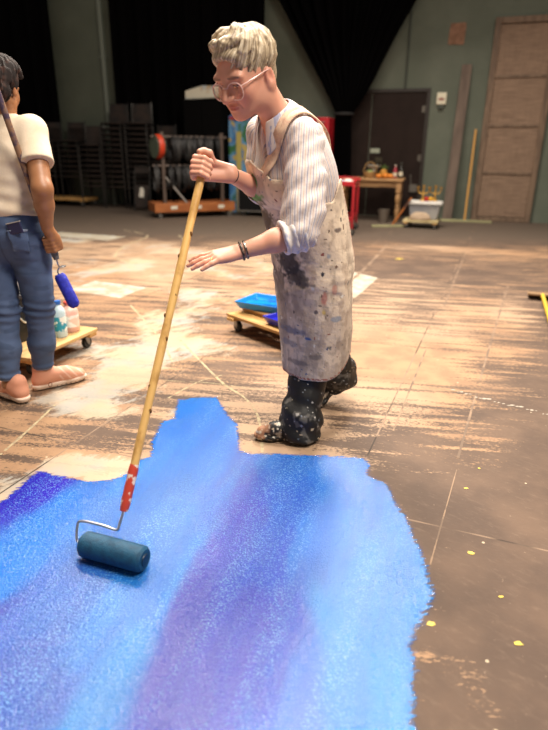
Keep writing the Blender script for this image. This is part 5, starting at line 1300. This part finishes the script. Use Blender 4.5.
for i, (x, y, r) in enumerate(((.255, -.20, .058), (.335, -.16, .05), (.13, -.20, .05))):
    p = thing('pumpkin', ('large orange pumpkin prop under the pineapple', 'small orange pumpkin prop beside the red-topped bottle', 'orange pumpkin prop beside the tan basket')[i], 'pumpkin', at(tb_, ta, (x, y, Tz)), 0)
    t = MB(); vs = []; n, m_ = 40, 12
    for j in range(m_):
        ph = .05 + (PI - .1) * j / (m_ - 1)
        for k in range(n):
            a = 2 * PI * k / n; q_ = r * (1 + .07 * math.cos(9 * a)) * math.sin(ph); vs.append((q_ * math.cos(a), q_ * math.sin(a), r * .8 - r * .8 * math.cos(ph)))
    t.add(vs, [(j * n + k, j * n + (k + 1) % n, (j + 1) * n + (k + 1) % n, (j + 1) * n + k) for j in range(m_ - 1) for k in range(n)] + [tuple(range(n))[::-1], tuple(range((m_ - 1) * n, m_ * n))]); t.build('flesh', pk_, p)
    t = MB(); t.tube([(0, 0, r * 1.55), (.004, 0, r * 1.75), (.012, 0, r * 1.95)], [.009, .007, .006], 8); t.build('stem', mat('stem_green', '#5f6a34', .7), p)
def bottle(label, x, y, body, cap, h):
    b = thing('bottle', label, 'bottle', at(tb_, ta, (x, y, Tz)), 0)
    t = MB(); t.lathe([(.034, 0), (.037, .01), (.037, h * .55), (.030, h * .66), (.014, h * .80), (.013, h * .93)], 20); t.build('body', mat('glass_' + body[1:], body, .2), b)
    t = MB(); t.lathe([(.016, h * .91), (.016, h)], 14); t.build('cap', mat('cap_' + cap[1:], cap, .4), b)
    t = MB(); t.lathe([(.0376, h * .15), (.0376, h * .42)], 20, cap=False); t.build('label', mat('bottle_paper', '#cfc6b0', .6), b)
bottle('red bottle with a pale cap on the wooden table', .40, .02, '#96303a', '#d8cfc2', .23)
bottle('dark bottle at the right end of the wooden table', .50, .06, '#26241f', '#4a4a44', .27)
bkt = thing('bucket', 'small dull metal bucket under the wooden table', 'bucket', (1.955, 10.62, 0), 0)
t = MB(); t.lathe([(.075, 0), (.10, .22), (.104, .222), (.104, .23), (.096, .23), (.07, .012)], 24); t.build('pail', mat('dull_tin', '#6d6257', .5, .3), bkt)
t = MB(); t.tube([(.10 * math.cos(a), .03, .21 - .09 * math.sin(a)) for a in np.linspace(0, PI, 14)], .004, 6); t.build('bail', zinc, bkt)

# --- prop dolly right of the table
bl, ba_ = (2.50, 10.02, 0), WA - .02
dolly('wooden dolly carrying the white-lidded tub below the call box', bl, ba_, .58, .50, zt=.10, th=.03, top=mat('pale_ply', '#c2b184', .65, col2='#a8966a', vs=4))
tub = thing('storage_tub', 'clear plastic storage tub with a white lid', 'tub', at(bl, ba_, (.03, .08, .131)), ba_)
t = MB(); t.prism([(-.22, 0), (.22, 0), (.26, .25), (-.26, .25)], (0, .30, 0), (0, -.15, 0)); t.build('body', mat('milky_plastic', '#7c7c80', .4, col2='#93908c', vs=3), tub, bevel=.015)
t = MB(); t.bx(-.285, .285, -.175, .175, .25, .285); t.bx(-.27, .27, -.16, .16, .285, .30); t.build('lid', mat('white_lid', '#d2cec8', .4), tub, bevel=.008)
lump('drop_cloth', 'folded beige drop cloth on the dolly in front of the storage tub', 'cloth', mat('beige_cloth', '#a8927a', .9), at(bl, ba_, (-.02, -.165, .131)), (.18, .07, .10), 12, ba_)
gold = mat('gold_prop', '#b98d3c', .4, .4)
for i, (x, y) in enumerate(((-.02, .06), (.17, .12))):
    cd = thing('candelabrum', ('gold candelabrum on the left of the white tub lid', 'gold candelabrum on the right of the white tub lid')[i], 'candelabrum', at(bl, ba_, (x, y, .432)), ba_ + .3 * i)
    t = MB(); t.lathe([(.055, 0), (.05, .015), (.02, .03), (.014, .08), (.022, .10), (.012, .12), (.012, .20), (.020, .22), (.01, .23)], 16); t.build('stem', gold, cd)
    for s in (-1, 1):
        t = MB(); t.tube(cat([A3([0, 0, .14]), A3([s * .05, 0, .12]), A3([s * .09, 0, .16]), A3([s * .09, 0, .20])], 5), .008, 8); t.lathe([(.012, .20), (.024, .215), (.024, .225), (.012, .225)], 12, (s * .09, 0, 0)); t.build('arm', gold, cd)
    t = MB(); t.lathe([(.012, .225), (.026, .24), (.026, .25), (.012, .25)], 12); t.build('cup', gold, cd)
for x, y, k, lb, c_ in ((.05, -.02, '#a8241c', 'red apple prop between the gold candelabra', 'apple'), (.115, -.01, '#d09a2a', 'yellow fruit prop beside the red apple', 'fruit')):
    t = MB(); t.lathe([(.004, .006), (.022, 0), (.040, .02), (.043, .042), (.034, .066), (.016, .072), (.003, .064)], 18); a_p = t.build(c_ if c_ == 'apple' else 'yellow_fruit', mat('fruit_' + k[1:], k, .35), None, loc=at(bl, ba_, (x, y, .432))); tag(a_p, lb, c_)
# --- timber
grey = mat('weathered_plank', '#6a5a4e', .75, col2='#57483e', vs=3, stretch=(3, 3, .5))
t = MB(); t.bx(-.085, .085, -.02, .02, 0, 2.67); p = t.build('plank', grey, None, bevel=.003, loc=tuple(wall_pt(.05, .009, .34))); p.rotation_euler = (-.115, .015, WA); tag(p, 'wide weathered plank leaning on the green wall between both doors', 'plank')
t = MB(); t.bx(-.018, .018, -.012, .012, 0, 1.62); p = t.build('batten', mat('yellow_pine_stick', '#b8863c', .6), None, bevel=.002, loc=tuple(wall_pt(-.27, .004, .30))); p.rotation_euler = (-.155, .0, WA); tag(p, 'thin yellow pine stick leaning beside the tall panelled door', 'stick')
pale = mat('pale_batten', '#a3a076', .7, col2='#8a8460', vs=3, stretch=(.6, 4, 4))
t = MB(); t.bx(-.30, .30, -.03, .03, 0, .035); tag(t.build('timber', pale, None, bevel=.003, loc=(1.94, 9.97, 0), rz=.07), 'pale batten on the floor in front of the wooden table', 'timber')
t = MB(); t.bx(-.45, .45, -.03, .03, 0, .04); tag(t.build('timber', pale, None, bevel=.003, loc=tuple(wall_pt(-.30, 0, .42)), rz=WA + .03), 'pale batten on the floor below the tall panelled door', 'timber')
bm0, bm1 = A3([2.015, 10.10, .012]), A3([2.285, 9.985, .485]); bdd = nrm(bm1 - bm0)
bb = thing('painted_stick', 'orange-brown stick propped against the white-lidded tub dolly', 'stick', tuple(bm0 * [1, 1, 0]))
t = MB(); t.tube([bm0 * [0, 0, 1], bm1 - bm0 * [1, 1, 0]], .016, 10); t.build('shaft', mat('orange_stick', '#a8622c', .6), bb)
t = MB(); t.tube([bm0 * [0, 0, 1] + bdd * .36, bm0 * [0, 0, 1] + bdd * .50], .018, 10); t.build('dark_band', mat('brown_band', '#5a3a2c', .6), bb)
# ================================================================ camera, light, exposure
cam = bpy.data.cameras.new('camera'); co = bpy.data.objects.new('camera', cam); COL.objects.link(co)
cam.sensor_fit = 'VERTICAL'; cam.sensor_height = 36; cam.lens = 570 / 730 * 36; cam.clip_start = .05; cam.clip_end = 200
co.matrix_world = Matrix.Translation((0, 0, 1.22)) @ Matrix.Rotation(math.radians(90 - 20.7), 4, 'X') @ Matrix.Rotation(math.radians(.65), 4, 'Z')
cam.dof.use_dof = True; cam.dof.focus_distance = 2.25; cam.dof.aperture_fstop = 1.7
SC.camera = co
w = bpy.data.worlds.new('hall_light'); SC.world = w; w.use_nodes = True
w.node_tree.nodes['Background'].inputs[0].default_value = (1., .9, .8, 1); w.node_tree.nodes['Background'].inputs[1].default_value = .20
def area(name, loc, target, size, power, col=(1, .9, .78), spread=PI):
    l = bpy.data.lights.new(name, 'AREA'); l.shape = 'DISK'; l.size = size; l.energy = power; l.color = col; l.spread = spread
    o = bpy.data.objects.new(name, l); COL.objects.link(o); o.location = loc
    o.rotation_euler = (Vector(target) - Vector(loc)).to_track_quat('-Z', 'Y').to_euler(); return o
area('ceiling_lamp', (1.6, 8.2, 6.2), (.6, 2.6, 0), 2.0, 900)
area('ceiling_lamp', (-1.6, 6.0, 6.2), (-.6, 2.2, 0), 1.9, 620)
area('ceiling_lamp', (.3, 2.2, 6.0), (0, 2.4, 0), 1.6, 300)
area('ceiling_lamp', (2.6, .3, 5.6), (0, 2.8, .8), 1.4, 400)
SC.view_settings.view_transform = 'Standard'; SC.view_settings.look = 'None'; SC.view_settings.exposure = -.1; SC.view_settings.gamma = 1.0
SC.view_settings.use_curve_mapping = False
